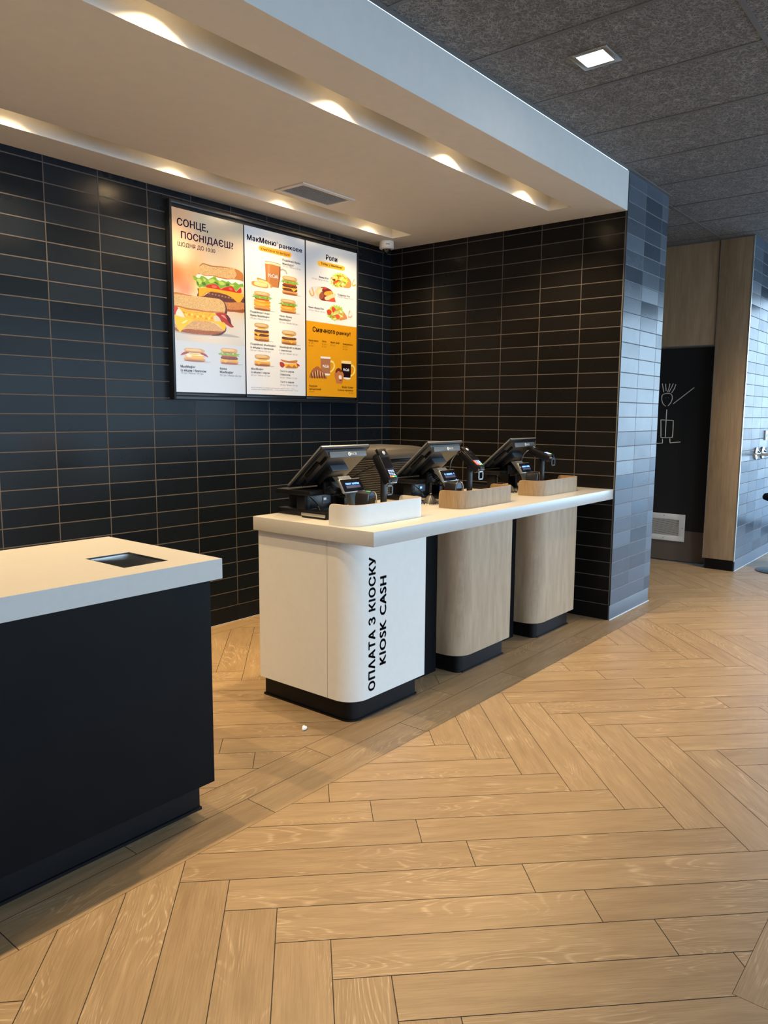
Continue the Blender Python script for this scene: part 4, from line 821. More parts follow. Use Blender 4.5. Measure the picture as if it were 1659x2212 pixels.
# ------------------------------------------------------------------ menu board
ART={1: [['t',(40,25,50),'СОНЦЕ,',35,100,231,43,3],['t',(60,20,60),'ПОСНІДАЄШ?',62,171,403,41,3],['t',(40,25,50),'ЩОДНЯ ДО 10:30',37,218,282,24,1],['p',(198,160,108),[[181,362],[181,344],[190,318],[210,299],[229,293],[291,297],[371,291],[452,288],[494,292],[531,305],[544,319],[543,364],[513,365],[463,359],[409,367],[349,366],[289,362],[234,369],[196,366]],1],['p',(176,112,58),[[473,295],[502,294],[531,305],[544,319],[543,364],[513,362],[471,358],[489,324]],1],['p',(150,100,60),[[190,320],[210,300],[229,293],[291,298],[371,293],[452,290],[370,298],[291,305],[229,300],[213,306]],1],['p',(176,96,45),[[185,360],[235,365],[289,357],[349,360],[409,361],[463,355],[463,360],[409,367],[349,366],[289,362],[234,370],[196,366]],1],['p',(238,232,212),[[173,372],[204,364],[234,369],[289,362],[349,366],[409,367],[463,359],[543,363],[542,387],[450,389],[368,391],[288,389],[180,395]],1],['p',(122,160,56),[[141,379],[158,378],[173,387],[192,389],[208,370],[234,375],[261,387],[289,371],[313,358],[332,379],[352,384],[372,375],[405,383],[419,375],[450,389],[479,373],[504,385],[543,374],[544,396],[512,404],[490,429],[478,430],[453,405],[420,409],[388,418],[359,431],[339,417],[312,408],[280,415],[248,425],[236,438],[209,437],[190,447],[168,430],[180,413],[150,402]],0],['p',(175,195,90),[[172,399],[195,393],[210,409],[191,427]],1],['p',(175,195,90),[[261,393],[297,379],[312,392],[280,406]],1],['p',(175,195,90),[[340,389],[376,387],[392,400],[359,408]],1],['p',(175,195,90),[[433,395],[462,394],[466,403],[441,403]],1],['p',(175,195,90),[[219,387],[242,390],[233,406]],1],['p',(78,112,38),[[210,412],[233,409],[241,426],[217,426]],1],['p',(78,112,38),[[304,396],[328,396],[343,413],[320,407]],1],['p',(78,112,38),[[400,396],[425,390],[425,405],[404,410]],1],['p',(78,112,38),[[168,412],[183,413],[187,433],[172,426]],1],['p',(190,44,30),[[244,427],[280,415],[312,409],[339,418],[359,433],[387,420],[424,409],[453,406],[478,432],[490,430],[508,414],[523,405],[525,437],[469,441],[407,445],[327,440],[248,439]],1],['p',(222,96,72),[[288,420],[311,416],[331,424],[311,433],[291,432]],1],['p',(222,96,72),[[424,418],[445,415],[453,427],[432,430]],1],['p',(96,54,42),[[176,451],[196,461],[211,497],[272,462],[343,449],[419,449],[470,466],[531,475],[545,457],[545,504],[469,507],[383,512],[354,498],[300,497],[179,501],[180,475]],1],['p',(150,104,84),[[260,469],[272,468],[270,476],[258,475]],1],['p',(150,104,84),[[285,470],[298,469],[296,477],[283,477]],1],['p',(150,104,84),[[311,471],[323,470],[321,478],[309,478]],1],['p',(150,104,84),[[336,472],[349,471],[347,480],[334,479]],1],['p',(150,104,84),[[362,473],[375,472],[373,481],[360,481]],1],['p',(150,104,84),[[389,474],[401,473],[399,483],[386,482]],1],['p',(150,104,84),[[415,475],[428,474],[426,484],[413,484]],1],['p',(150,104,84),[[441,476],[454,475],[452,486],[439,485]],1],['p',(150,104,84),[[468,477],[481,476],[479,487],[466,487]],1],['p',(248,164,40),[[186,447],[245,439],[302,438],[364,439],[449,440],[541,442],[543,454],[531,478],[506,510],[487,500],[453,478],[406,464],[343,458],[281,460],[244,471],[215,496],[183,500]],0],['p',(212,128,30),[[215,496],[244,471],[281,460],[343,459],[406,464],[453,478],[487,501],[506,510],[483,494],[444,474],[397,461],[343,454],[281,456],[240,467],[203,498]],0],['p',(190,124,70),[[375,513],[426,510],[544,499],[545,561],[468,565],[408,566],[395,540]],1],['p',(146,78,40),[[404,553],[468,552],[546,540],[545,561],[468,565],[407,567]],1],['p',(170,166,158),[[0,723],[93,728],[378,710],[508,725],[336,730],[132,739],[0,731]],1],['p',(92,58,42),[[342,501],[379,509],[400,536],[405,579],[381,588],[339,579]],1],['p',(206,168,112),[[0,500],[24,494],[101,500],[199,500],[300,497],[346,499],[377,513],[391,547],[384,578],[365,582],[298,587],[236,592],[176,590],[98,589],[40,582],[0,582]],1],['p',(186,118,62),[[0,500],[24,494],[101,500],[139,501],[100,506],[43,505],[0,507]],1],['p',(180,108,54),[[0,582],[40,582],[98,589],[176,590],[236,592],[298,587],[365,582],[382,576],[298,579],[236,583],[176,580],[98,580],[41,574],[0,574]],1],['p',(168,52,40),[[306,591],[365,582],[398,586],[428,609],[440,645],[459,660],[435,666],[393,650],[359,638],[339,612]],1],['p',(214,140,120),[[356,594],[381,596],[402,619],[389,613],[364,603]],1],['p',(96,28,24),[[398,586],[428,609],[440,645],[459,660],[419,640],[402,612]],1],['p',(196,70,56),[[0,583],[29,588],[16,619],[0,629]],1],['p',(236,176,52),[[35,586],[98,589],[176,592],[298,589],[322,607],[332,634],[296,644],[235,650],[174,652],[127,654],[58,637]],1],['p',(216,140,36),[[59,605],[76,604],[74,615],[60,615]],1],['p',(252,204,92),[[79,618],[96,616],[94,627],[81,627]],1],['p',(216,140,36),[[100,614],[118,612],[115,624],[102,624]],1],['p',(252,204,92),[[121,611],[139,609],[136,620],[123,620]],1],['p',(216,140,36),[[142,623],[160,621],[157,633],[144,633]],1],['p',(252,204,92),[[163,620],[181,618],[179,629],[165,629]],1],['p',(216,140,36),[[185,616],[203,614],[201,626],[187,626]],1],['p',(252,204,92),[[207,613],[225,611],[222,622],[208,622]],1],['p',(216,140,36),[[228,625],[246,624],[244,635],[230,635]],1],['p',(252,204,92),[[250,622],[268,620],[266,632],[252,631]],1],['p',(216,140,36),[[272,618],[291,617],[288,628],[274,628]],1],['p',(252,204,92),[[294,615],[313,613],[311,625],[296,624]],1],['p',(226,216,196),[[27,592],[44,595],[62,614],[71,642],[12,641],[11,620]],1],['p',(212,196,176),[[299,609],[322,605],[355,635],[313,642],[299,629]],1],['p',(204,160,108),[[0,680],[32,711],[67,695],[107,673],[135,654],[194,647],[247,647],[296,652],[337,671],[379,690],[391,659],[392,689],[370,711],[336,725],[212,731],[93,731],[0,721]],1],['p',(156,88,44),[[0,702],[32,720],[94,706],[213,705],[336,700],[374,697],[370,711],[336,725],[212,731],[93,731],[0,721]],1],['p',(86,52,38),[[391,659],[394,689],[370,711],[336,726],[273,730],[336,714],[374,694]],1],['p',(246,190,52),[[0,630],[58,638],[143,645],[103,673],[67,702],[40,728],[32,729],[18,700],[2,664]],0],['p',(246,186,50),[[276,644],[338,636],[380,640],[396,654],[383,693],[358,680],[329,658]],0],['p',(250,226,150),[[49,675],[80,656],[96,655],[68,673]],1],['b',0,52,821,231,901,'BaegC'],['b',0,336,802,497,903,'MLTpcC'],['t',(40,25,50),'МакМафін®',34,942,113,15,3],['t',(40,25,50),'із яйцем і беконом',35,965,191,15,3],['t',(90,85,100),'75 грн / Меню 139 грн',36,980,168,12,0],['t',(40,25,50),'Фреш',336,940,58,14,3],['t',(40,25,50),'МакМафін®',337,962,113,14,3],['t',(90,85,100),'102 грн / Меню 165 грн',336,981,177,12,0]],2: [['t',(22,16,36),'МакМеню®',21,89,278,34,4],['t',(22,16,36),'ранкове',307,91,220,28,4],['p',(244,170,56),[[121,122],[127,113],[138,108],[149,107],[407,108],[421,112],[425,123],[419,137],[405,143],[391,144],[141,141],[127,137],[121,130]],0],['t',(22,16,36),'Улюблене та вигідне',138,134,267,17,1],['t',(22,16,36),'Подвійний Фреш',337,175,170,14,3],['t',(22,16,36),'МакМафін®',337,200,110,14,3],['t',(120,112,112),'149 грн / Меню 210 грн',337,214,177,10,0],['p',(176,166,156),[[316,234],[338,226],[370,234],[385,257],[373,262],[362,244],[338,239],[322,247]],0],['p',(178,116,66),[[174,200],[246,197],[319,201],[317,284],[307,324],[299,363],[220,364],[182,341],[180,276]],0],['p',(150,134,108),[[173,200],[246,196],[320,200],[320,204],[246,200],[174,204]],0],['p',(216,200,166),[[175,204],[219,201],[246,200],[319,204],[318,218],[245,214],[176,218]],0],['p',(232,224,206),[[223,194],[250,182],[272,193],[246,197]],1],['p',(196,134,84),[[200,223],[222,223],[217,337],[198,328]],0],['p',(120,72,40),[[309,218],[319,217],[316,284],[299,359],[293,360],[304,286]],0],['t',(250,246,240),'McCafé',206,301,85,25,2],['p',(226,140,60),[[105,320],[138,321],[190,328],[220,339],[241,361],[227,371],[201,355],[137,347],[108,335]],1],['p',(246,206,140),[[116,330],[143,330],[185,334],[209,342],[225,357],[215,365],[194,354],[143,349],[119,340]],1],['p',(226,140,60),[[58,352],[86,345],[182,347],[203,363],[193,378],[115,380],[62,373]],1],['p',(246,206,140),[[79,353],[101,347],[179,348],[195,359],[187,370],[124,373],[82,368]],1],['b',0,324,272,487,395,'MLTpcpC'],['b',0,66,407,229,529,'MLTkckC'],['b',0,306,430,471,521,'MLTckC'],['t',(60,48,56),'Подвійний Чікен',39,552,174,12,3],['t',(60,48,56),'Фреш МакМафін®',38,575,177,13,3],['t',(120,112,112),'149 грн / Меню 210 грн',38,593,177,10,0],['t',(60,48,56),'Чікен Фреш',302,554,119,13,3],['t',(60,48,56),'МакМафін®',302,577,113,13,3],['t',(120,112,112),'102 грн / Меню 165 грн',301,597,177,11,0],['t',(60,48,56),'Подвійний МакМафін®',38,763,230,12,3],['t',(60,48,56),'із яйцем і свининою',37,786,209,13,3],['t',(120,112,112),'149 грн / Меню 210 грн',37,804,179,10,0],['t',(60,48,56),'МакМафін® із яйцем',303,765,202,13,3],['t',(60,48,56),'і свининою',302,788,114,13,3],['t',(120,112,112),'102 грн / Меню 165 грн',302,808,174,11,0],['t',(60,48,56),'МакМафін®',39,927,113,12,3],['t',(60,48,56),'із яйцем і сиром',38,950,168,13,3],['t',(120,112,112),'63 грн / Меню 127 грн',38,969,170,11,0],['t',(60,48,56),'Тост із сиром',303,931,134,13,3],['t',(60,48,56),'і беконом',303,955,97,14,3],['t',(120,112,112),'54 грн / Меню 112 грн',303,974,165,11,0],['t',(60,48,56),'Тост із сиром',304,1005,133,13,3],['t',(120,112,112),'39 грн / Меню 102 грн',304,1025,169,11,0],['t',(120,112,112),'Доплата до меню за середню картоплю фрі і середній напій — 16 грн,',37,1048,406,7,0],['t',(120,112,112),'за великі напої і велику каву лате — 15 грн,за велику картоплю фрі — 35 грн',38,1061,438,8,0],['b',0,64,616,213,733,'MepcpcC'],['b',0,313,643,473,737,'MepcC'],['b',0,63,824,220,899,'MecC'],['p',(196,124,66),[[310,844],[341,847],[392,851],[469,841],[463,859],[426,865],[370,864],[328,857]],1],['p',(180,60,42),[[301,865],[328,863],[349,880],[332,899],[307,892]],1],['p',(180,60,42),[[456,862],[487,870],[495,883],[473,880]],1],['p',(180,116,62),[[353,898],[370,879],[465,874],[471,897],[391,902]],1],['p',(246,176,56),[[343,872],[465,866],[469,895],[439,875],[419,892],[383,877],[353,900]],0]],3: [['t',(22,16,36),'Роли',205,100,123,36,4],['p',(238,176,56),[[118,133],[125,123],[139,118],[392,117],[410,123],[415,133],[408,147],[392,153],[135,154],[121,148]],0],['t',(22,16,36),'Тепер у МакМеню®',152,141,237,17,2],['t',(60,48,56),'Фреш Рол',132,238,99,13,3],['t',(120,112,112),'129 грн / Меню 193 грн',59,256,172,10,0],['t',(110,80,70),'Сніданок Рол',332,339,137,14,3],['t',(120,112,112),'129 грн / Меню 193 грн',334,353,173,10,0],['t',(60,48,56),'Чікен Фреш Рол',22,463,159,14,3],['t',(120,112,112),'129 грн / Меню 193 грн',23,482,172,10,0],['p',(228,226,222),[[477,236],[528,223],[538,257],[478,265]],1],['p',(222,160,50),[[514,196],[523,194],[500,245],[538,228],[538,246],[500,253],[491,240]],0],['p',(214,136,78),[[370,181],[428,187],[473,207],[489,234],[478,262],[437,273],[370,265]],1],['p',(176,200,80),[[432,216],[454,222],[436,231],[436,240],[420,247],[420,258],[401,261],[396,274],[373,268],[363,278],[348,279],[332,285],[320,280],[305,280],[297,274],[275,278],[280,264],[254,267],[260,255],[255,248],[267,238],[249,232],[260,223],[260,214],[281,208],[278,197],[300,196],[304,184],[321,184],[332,173],[348,179],[363,170],[374,178],[394,170],[398,181],[415,180],[423,186],[440,188],[434,199],[445,205]],1],['p',(150,176,60),[[414,212],[432,208],[436,197],[418,200]],1],['p',(120,146,50),[[336,233],[341,244],[359,240],[354,230]],1],['p',(190,90,60),[[351,190],[373,193],[393,182],[371,179]],1],['p',(120,146,50),[[334,229],[347,234],[361,228],[348,224]],1],['p',(240,226,170),[[269,262],[286,258],[296,248],[279,251]],1],['p',(240,226,170),[[337,221],[334,236],[348,246],[352,230]],1],['p',(206,222,130),[[366,220],[383,228],[405,222],[388,214]],1],['p',(120,146,50),[[345,194],[349,212],[365,226],[361,208]],1],['p',(190,90,60),[[319,208],[337,215],[360,207],[341,200]],1],['p',(206,222,130),[[259,234],[281,240],[305,231],[283,225]],1],['p',(206,222,130),[[255,220],[277,223],[302,218],[279,215]],1],['p',(214,150,100),[[352,183],[371,194],[400,192],[380,181]],1],['p',(120,146,50),[[295,272],[317,278],[342,273],[320,267]],1],['p',(246,196,70),[[333,225],[333,240],[350,248],[350,233]],1],['p',(246,196,70),[[346,205],[345,216],[362,216],[363,205]],1],['p',(246,196,70),[[383,238],[404,237],[416,224],[395,225]],1],['p',(176,200,80),[[338,213],[339,226],[359,228],[357,215]],1],['p',(176,200,80),[[282,252],[296,254],[308,247],[294,246]],1],['p',(150,176,60),[[408,235],[415,243],[429,244],[422,237]],1],['p',(176,200,80),[[379,250],[402,255],[427,252],[404,248]],1],['p',(246,196,70),[[336,232],[362,218],[371,198],[345,212]],1],['p',(176,200,80),[[322,249],[336,256],[356,252],[341,244]],1],['p',(232,120,50),[[379,192],[395,204],[421,207],[405,194]],1],['p',(240,226,170),[[379,253],[404,242],[414,223],[389,235]],1],['p',(206,222,130),[[263,237],[285,238],[303,227],[281,225]],1],['p',(240,226,170),[[332,267],[352,258],[358,244],[338,253]],1],['p',(232,120,50),[[325,225],[342,222],[351,211],[334,214]],1],['p',(214,150,100),[[259,220],[260,238],[274,252],[273,234]],1],['p',(206,222,130),[[343,221],[347,233],[365,235],[361,223]],1],['p',(120,146,50),[[333,260],[351,249],[360,234],[342,245]],1],['p',(232,120,50),[[360,252],[374,246],[382,237],[368,242]],1],['p',(120,146,50),[[326,229],[349,233],[373,226],[350,222]],1],['p',(190,90,60),[[344,257],[361,270],[387,275],[371,261]],1],['p',(246,196,70),[[386,209],[389,227],[409,239],[406,220]],1],['p',(206,222,130),[[322,203],[321,213],[332,218],[333,209]],1],['p',(246,196,70),[[315,285],[335,277],[340,263],[320,271]],1],['p',(176,200,80),[[346,220],[353,236],[376,242],[369,226]],1],['p',(150,176,60),[[299,242],[311,247],[328,246],[316,240]],1],['p',(246,196,70),[[351,235],[377,230],[396,216],[370,221]],1],['p',(246,196,70),[[304,216],[313,227],[333,230],[324,219]],1],['p',(232,120,50),[[325,238],[349,238],[370,227],[346,228]],1],['p',(214,150,100),[[331,217],[340,231],[363,235],[354,221]],1],['p',(214,150,100),[[312,276],[328,278],[343,270],[327,268]],1],['p',(120,146,50),[[317,196],[334,202],[355,195],[338,189]],1],['p',(246,196,70),[[335,251],[352,255],[370,247],[353,243]],1],['p',(240,226,170),[[275,219],[291,223],[304,212],[288,208]],1],['p',(176,200,80),[[362,171],[365,188],[385,197],[382,180]],1],['p',(214,150,100),[[351,231],[360,241],[379,239],[370,229]],1],['p',(120,146,50),[[355,228],[348,241],[364,246],[370,234]],1],['p',(214,150,100),[[361,244],[387,242],[407,227],[380,230]],1],['p',(240,226,170),[[340,226],[368,227],[393,215],[365,214]],1],['p',(120,146,50),[[264,246],[290,248],[315,238],[289,236]],1],['p',(214,150,100),[[293,225],[301,238],[323,237],[314,224]],1],['p',(232,120,50),[[308,238],[313,253],[329,263],[324,248]],1],['p',(176,200,80),[[307,232],[333,234],[358,223],[332,220]],1],['p',(246,196,70),[[304,253],[330,256],[358,250],[332,248]],1],['p',(246,196,70),[[405,217],[423,228],[450,225],[432,214]],1],['p',(232,120,50),[[288,256],[315,255],[336,240],[309,242]],1],['p',(190,90,60),[[286,232],[292,241],[308,239],[301,231]],1],['p',(176,200,80),[[307,214],[307,225],[318,232],[317,221]],1],['p',(206,222,130),[[368,221],[391,211],[402,195],[379,204]],1],['p',(206,222,130),[[271,235],[269,250],[283,259],[286,244]],1],['p',(240,226,170),[[352,258],[377,260],[403,251],[377,248]],1],['p',(150,176,60),[[364,222],[384,233],[412,237],[391,225]],1],['p',(214,150,100),[[255,221],[271,227],[290,223],[275,216]],1],['p',(150,176,60),[[347,265],[369,260],[381,245],[359,251]],1],['p',(120,146,50),[[394,233],[405,243],[426,240],[415,230]],1],['p',(240,226,170),[[253,241],[275,237],[290,224],[268,228]],1],['p',(232,120,50),[[347,204],[367,201],[380,190],[360,192]],1],['p',(206,222,130),[[330,224],[337,234],[355,231],[348,221]],1],['p',(150,176,60),[[336,246],[355,248],[373,239],[354,237]],1],['p',(150,176,60),[[330,216],[331,232],[344,244],[343,228]],1],['p',(206,222,130),[[329,239],[348,237],[359,224],[340,227]],1],['p',(120,146,50),[[338,237],[355,237],[367,227],[350,227]],1],['p',(190,90,60),[[283,248],[283,262],[302,266],[302,252]],1],['p',(120,54,40),[[272,229],[304,224],[304,239],[278,236]],1],['p',(220,70,44),[[295,251],[322,231],[357,223],[335,240]],1],['p',(206,206,208),[[27,345],[40,322],[68,310],[134,301],[117,345],[146,393],[60,383],[35,367]],1],['p',(216,156,40),[[27,343],[36,339],[56,370],[74,365],[54,317],[62,315],[84,355],[82,369],[58,381],[39,369]],0],['p',(224,196,150),[[105,322],[134,301],[176,298],[261,322],[218,384],[154,397],[113,368],[93,343]],1],['p',(122,50,44),[[151,307],[184,297],[218,299],[256,308],[278,325],[304,374],[304,391],[235,394],[163,395],[134,374],[167,333]],1],['p',(236,214,160),[[126,333],[163,306],[167,316],[134,352]],1],['p',(240,160,60),[[184,343],[201,329],[261,316],[276,331],[261,348],[218,356],[192,353]],1],['p',(240,200,150),[[192,370],[261,342],[300,328],[310,342],[286,362],[213,390]],1],['p',(150,84,64),[[134,363],[163,334],[184,360],[154,389]],1],['p',(206,84,56),[[239,382],[286,362],[304,374],[304,390],[235,394]],1],['p',(196,60,60),[[176,304],[201,299],[218,307],[184,314]],1],['p',(228,226,222),[[423,448],[473,434],[501,455],[501,482],[473,502],[428,507]],1],['p',(222,160,50),[[464,435],[475,437],[450,481],[478,481],[492,465],[494,479],[473,490],[446,487]],0],['p',(214,136,78),[[339,443],[392,452],[423,472],[437,500],[392,513],[347,515]],1],['p',(176,200,80),[[389,461],[404,468],[386,476],[396,487],[377,492],[372,501],[354,502],[354,518],[333,513],[322,523],[308,523],[293,527],[281,522],[265,524],[258,515],[244,514],[240,506],[219,505],[229,493],[212,488],[223,478],[220,470],[227,462],[223,452],[243,448],[245,438],[257,432],[265,423],[282,423],[292,411],[308,418],[324,408],[333,420],[354,411],[357,424],[380,418],[380,430],[390,436],[384,447],[400,451]],1],['p',(120,146,50),[[288,486],[307,480],[321,469],[301,474]],1],['p',(206,222,130),[[263,486],[289,474],[303,455],[277,467]],1],['p',(150,176,60),[[288,486],[306,487],[315,475],[297,475]],1],['p',(206,222,130),[[292,460],[304,470],[324,467],[313,457]],1],['p',(214,150,100),[[320,482],[342,487],[366,484],[345,479]],1],['p',(176,200,80),[[280,503],[281,521],[300,532],[300,514]],1],['p',(120,146,50),[[325,441],[333,458],[356,467],[347,450]],1],['p',(176,200,80),[[266,488],[287,485],[303,474],[282,477]],1],['p',(206,222,130),[[307,478],[332,486],[362,482],[337,474]],1],['p',(214,150,100),[[329,487],[327,498],[341,502],[343,491]],1],['p',(206,222,130),[[275,495],[301,495],[323,484],[297,484]],1],['p',(232,120,50),[[296,467],[301,479],[319,480],[314,469]],1],['p',(246,196,70),[[343,508],[361,501],[367,488],[349,495]],1],['p',(150,176,60),[[353,425],[356,441],[370,453],[367,437]],1],['p',(246,196,70),[[286,468],[290,484],[311,491],[307,475]],1],['p',(240,226,170),[[283,491],[304,485],[316,472],[295,478]],1],['p',(206,222,130),[[291,479],[308,478],[315,467],[298,468]],1],['p',(246,196,70),[[329,475],[352,473],[365,460],[343,461]],1],['p',(176,200,80),[[294,469],[304,477],[321,477],[311,469]],1],['p',(150,176,60),[[249,479],[269,473],[274,459],[254,465]],1],['p',(120,146,50),[[280,453],[307,458],[336,453],[309,449]],1],['p',(232,120,50),[[270,470],[283,480],[304,480],[291,470]],1],['p',(232,120,50),[[285,478],[304,477],[317,467],[299,469]],1],['p',(246,196,70),[[278,471],[280,483],[295,490],[293,477]],1],['p',(176,200,80),[[311,461],[329,474],[358,475],[340,462]],1],['p',(240,226,170),[[288,465],[287,478],[305,482],[306,469]],1],['p',(190,90,60),[[256,495],[273,508],[300,508],[283,495]],1],['p',(214,150,100),[[292,513],[318,513],[342,503],[316,503]],1],['p',(240,226,170),[[346,479],[367,490],[394,494],[373,483]],1],['p',(214,150,100),[[292,446],[298,464],[320,473],[314,456]],1],['p',(240,226,170),[[228,473],[255,466],[277,453],[250,460]],1],['p',(232,120,50),[[361,462],[363,474],[380,476],[378,464]],1],['p',(190,90,60),[[227,462],[237,471],[254,471],[245,462]],1],['p',(246,196,70),[[295,462],[313,452],[323,438],[305,448]],1],['p',(190,90,60),[[220,492],[243,486],[257,472],[234,479]],1],['p',(214,150,100),[[309,472],[330,467],[336,453],[315,458]],1],['p',(120,146,50),[[244,508],[263,507],[276,496],[257,497]],1],['p',(120,146,50),[[300,463],[304,478],[322,487],[318,471]],1],['p',(150,176,60),[[240,490],[252,501],[275,498],[262,487]],1],['p',(240,226,170),[[322,458],[334,464],[351,461],[339,454]],1],['p',(176,200,80),[[288,482],[310,484],[329,474],[307,473]],1],['p',(214,150,100),[[286,471],[301,478],[321,474],[306,467]],1],['p',(240,226,170),[[246,478],[266,477],[283,467],[263,469]],1],['p',(214,150,100),[[330,460],[348,469],[373,469],[354,460]],1],['p',(214,150,100),[[286,445],[311,451],[339,447],[314,440]],1],['p',(120,146,50),[[282,468],[282,484],[295,495],[296,479]],1],['p',(206,222,130),[[291,485],[318,481],[335,464],[308,469]],1],['p',(240,226,170),[[311,493],[318,508],[335,518],[328,503]],1],['p',(190,90,60),[[282,481],[282,493],[298,497],[298,485]],1],['p',(240,226,170),[[348,443],[355,460],[380,465],[373,448]],1],['p',(246,196,70),[[328,497],[329,513],[341,526],[340,510]],1],['p',(150,176,60),[[296,500],[325,496],[345,481],[317,485]],1],['p',(232,120,50),[[310,453],[338,448],[360,434],[332,439]],1],['p',(120,146,50),[[281,479],[292,490],[313,487],[302,476]],1],['p',(150,176,60),[[213,479],[230,484],[248,477],[231,473]],1],['p',(120,146,50),[[299,489],[317,499],[342,499],[323,489]],1],['p',(206,222,130),[[291,460],[284,472],[300,477],[306,465]],1],['p',(214,150,100),[[271,470],[287,470],[298,461],[283,462]],1],['p',(176,200,80),[[336,450],[353,449],[364,439],[347,441]],1],['p',(150,176,60),[[312,499],[331,509],[358,504],[338,494]],1],['p',(246,196,70),[[300,481],[327,478],[345,462],[317,466]],1],['p',(240,226,170),[[280,482],[310,481],[334,466],[304,468]],1],['p',(190,90,60),[[284,429],[289,447],[312,457],[306,439]],1],['p',(232,120,50),[[281,484],[308,477],[326,461],[299,469]],1],['p',(150,176,60),[[312,458],[330,457],[336,445],[319,446]],1],['p',(176,200,80),[[246,476],[263,479],[281,472],[263,470]],1],['p',(240,226,170),[[284,488],[310,477],[319,458],[293,469]],1],['p',(176,200,80),[[297,487],[316,477],[326,462],[306,472]],1],['p',(120,146,50),[[240,476],[241,489],[259,490],[259,478]],1],['p',(206,222,130),[[278,489],[301,485],[316,472],[293,476]],1],['p',(232,120,50),[[263,498],[285,506],[311,508],[289,499]],1],['p',(206,222,130),[[279,519],[304,520],[324,507],[299,506]],1],['p',(176,200,80),[[289,473],[307,472],[322,465],[305,465]],1],['p',(176,200,80),[[244,466],[273,465],[300,456],[271,457]],1],['p',(246,196,70),[[242,484],[264,481],[283,470],[260,473]],1],['p',(220,70,44),[[269,433],[291,430],[299,461],[282,469],[267,453]],1],['p',(200,70,44),[[213,462],[239,453],[265,462],[256,486],[234,491],[217,479]],1],['p',(226,90,60),[[308,484],[339,478],[356,496],[334,516],[312,504]],1],['t',(40,16,18),'Смачного',63,626,240,34,4],['t',(60,20,14),'ранку!',318,625,157,27,4],['t',(70,30,18),'Капучино',23,697,99,13,3],['t',(130,84,24),'45 грн /',22,715,57,11,0],['t',(130,84,24),'65 грн',22,733,48,11,0],['t',(70,30,18),'Лате',159,694,47,13,3],['t',(130,84,24),'45 грн /',159,713,59,11,0],['t',(130,84,24),'65 грн',159,731,49,11,0],['t',(70,30,18),'Флет Вайт',252,696,103,14,3],['t',(130,84,24),'60 грн',252,714,51,11,0],['t',(70,30,18),'Американо',388,697,115,13,3],['t',(130,84,24),'40 грн /',388,716,63,11,0],['t',(130,84,24),'60 грн',388,735,53,11,0],['p',(246,214,120),[[251,823],[277,825],[299,851],[294,881],[263,908],[247,909],[248,900],[269,891],[285,866],[280,842],[252,836]],1],['p',(168,110,74),[[144,799],[252,798],[250,889],[241,922],[197,925],[154,919],[147,866]],0],['p',(236,232,226),[[154,921],[241,922],[237,932],[197,933]],1],['p',(240,228,214),[[144,799],[252,798],[252,812],[144,813]],0],['p',(246,214,120),[[482,842],[508,843],[531,870],[527,901],[495,929],[478,929],[479,921],[500,911],[517,885],[512,860],[483,855]],1],['p',(34,12,16),[[372,816],[483,815],[481,909],[472,943],[427,946],[383,939],[375,885]],0],['p',(236,232,226),[[383,942],[472,943],[468,953],[427,955]],1],['p',(240,208,140),[[372,816],[483,815],[483,837],[372,837]],0],['t',(250,246,240),'McCafé',168,877,64,20,2],['t',(250,246,240),'McCafé',394,892,66,20,2],['p',(168,100,58),[[27,954],[35,932],[55,902],[94,878],[122,875],[153,894],[177,912],[202,939],[211,958],[185,960],[129,958],[42,959]],1],['p',(96,50,30),[[47,927],[54,924],[60,958],[51,959]],1],['p',(226,186,140),[[57,923],[64,920],[66,945],[61,945]],1],['p',(96,50,30),[[72,919],[80,916],[86,957],[77,958]],1],['p',(226,186,140),[[83,914],[90,911],[92,944],[86,944]],1],['p',(96,50,30),[[98,911],[106,907],[112,956],[103,957]],1],['p',(226,186,140),[[109,905],[116,902],[118,942],[113,943]],1],['p',(96,50,30),[[125,916],[132,913],[138,955],[129,956]],1],['p',(226,186,140),[[135,912],[142,908],[144,941],[139,942]],1],['p',(96,50,30),[[151,922],[158,919],[164,954],[156,955]],1],['p',(226,186,140),[[161,919],[169,915],[171,940],[165,940]],1],['p',(96,50,30),[[177,928],[185,925],[191,953],[182,953]],1],['p',(226,186,140),[[188,926],[195,923],[198,939],[192,939]],1],['p',(190,112,64),[[294,926],[305,901],[317,883],[338,874],[359,878],[381,897],[399,922],[393,948],[381,985],[351,989],[317,987],[305,957]],1],['p',(110,50,30),[[305,904],[317,885],[338,874],[359,879],[381,897],[368,903],[338,896],[317,911]],1],['p',(240,226,200),[[342,933],[355,927],[372,932],[374,954],[359,960],[345,950]],1],['p',(120,60,34),[[351,961],[372,957],[368,969],[353,969]],1],['t',(70,30,18),'Круасан',26,1023,83,14,3],['t',(70,30,18),'мигдалевий',26,1045,122,13,3],['t',(130,84,24),'49 грн',27,1063,49,11,0],['t',(70,30,18),'Мафін Крем-',378,1022,131,15,3],['t',(70,30,18),'Солона карамель',330,1045,179,14,3],['t',(130,84,24),'65 грн',456,1063,53,11,0]]}
o = (-1.315, -0.02, 2.09)
mbd = thing('menu_board', 'black-framed backlit menu board of three panels on the dark tiled wall', 'menu board', o)
b = MB(o)
b.box(-2.168, -0.462, -0.034, -0.0015, 1.5, 2.682, 'frame', 0.002)
b.box(-2.168, -2.155, -0.05, -0.03, 1.5, 2.682, 'frame', 0.0015); b.box(-0.473, -0.462, -0.05, -0.03, 1.5, 2.682, 'frame', 0.0015)
b.box(-2.155, -0.473, -0.05, -0.03, 2.66, 2.682, 'frame', 0.0015); b.box(-2.155, -0.473, -0.05, -0.03, 1.5, 1.522, 'frame', 0.0015)
b.build('frame', mbd)
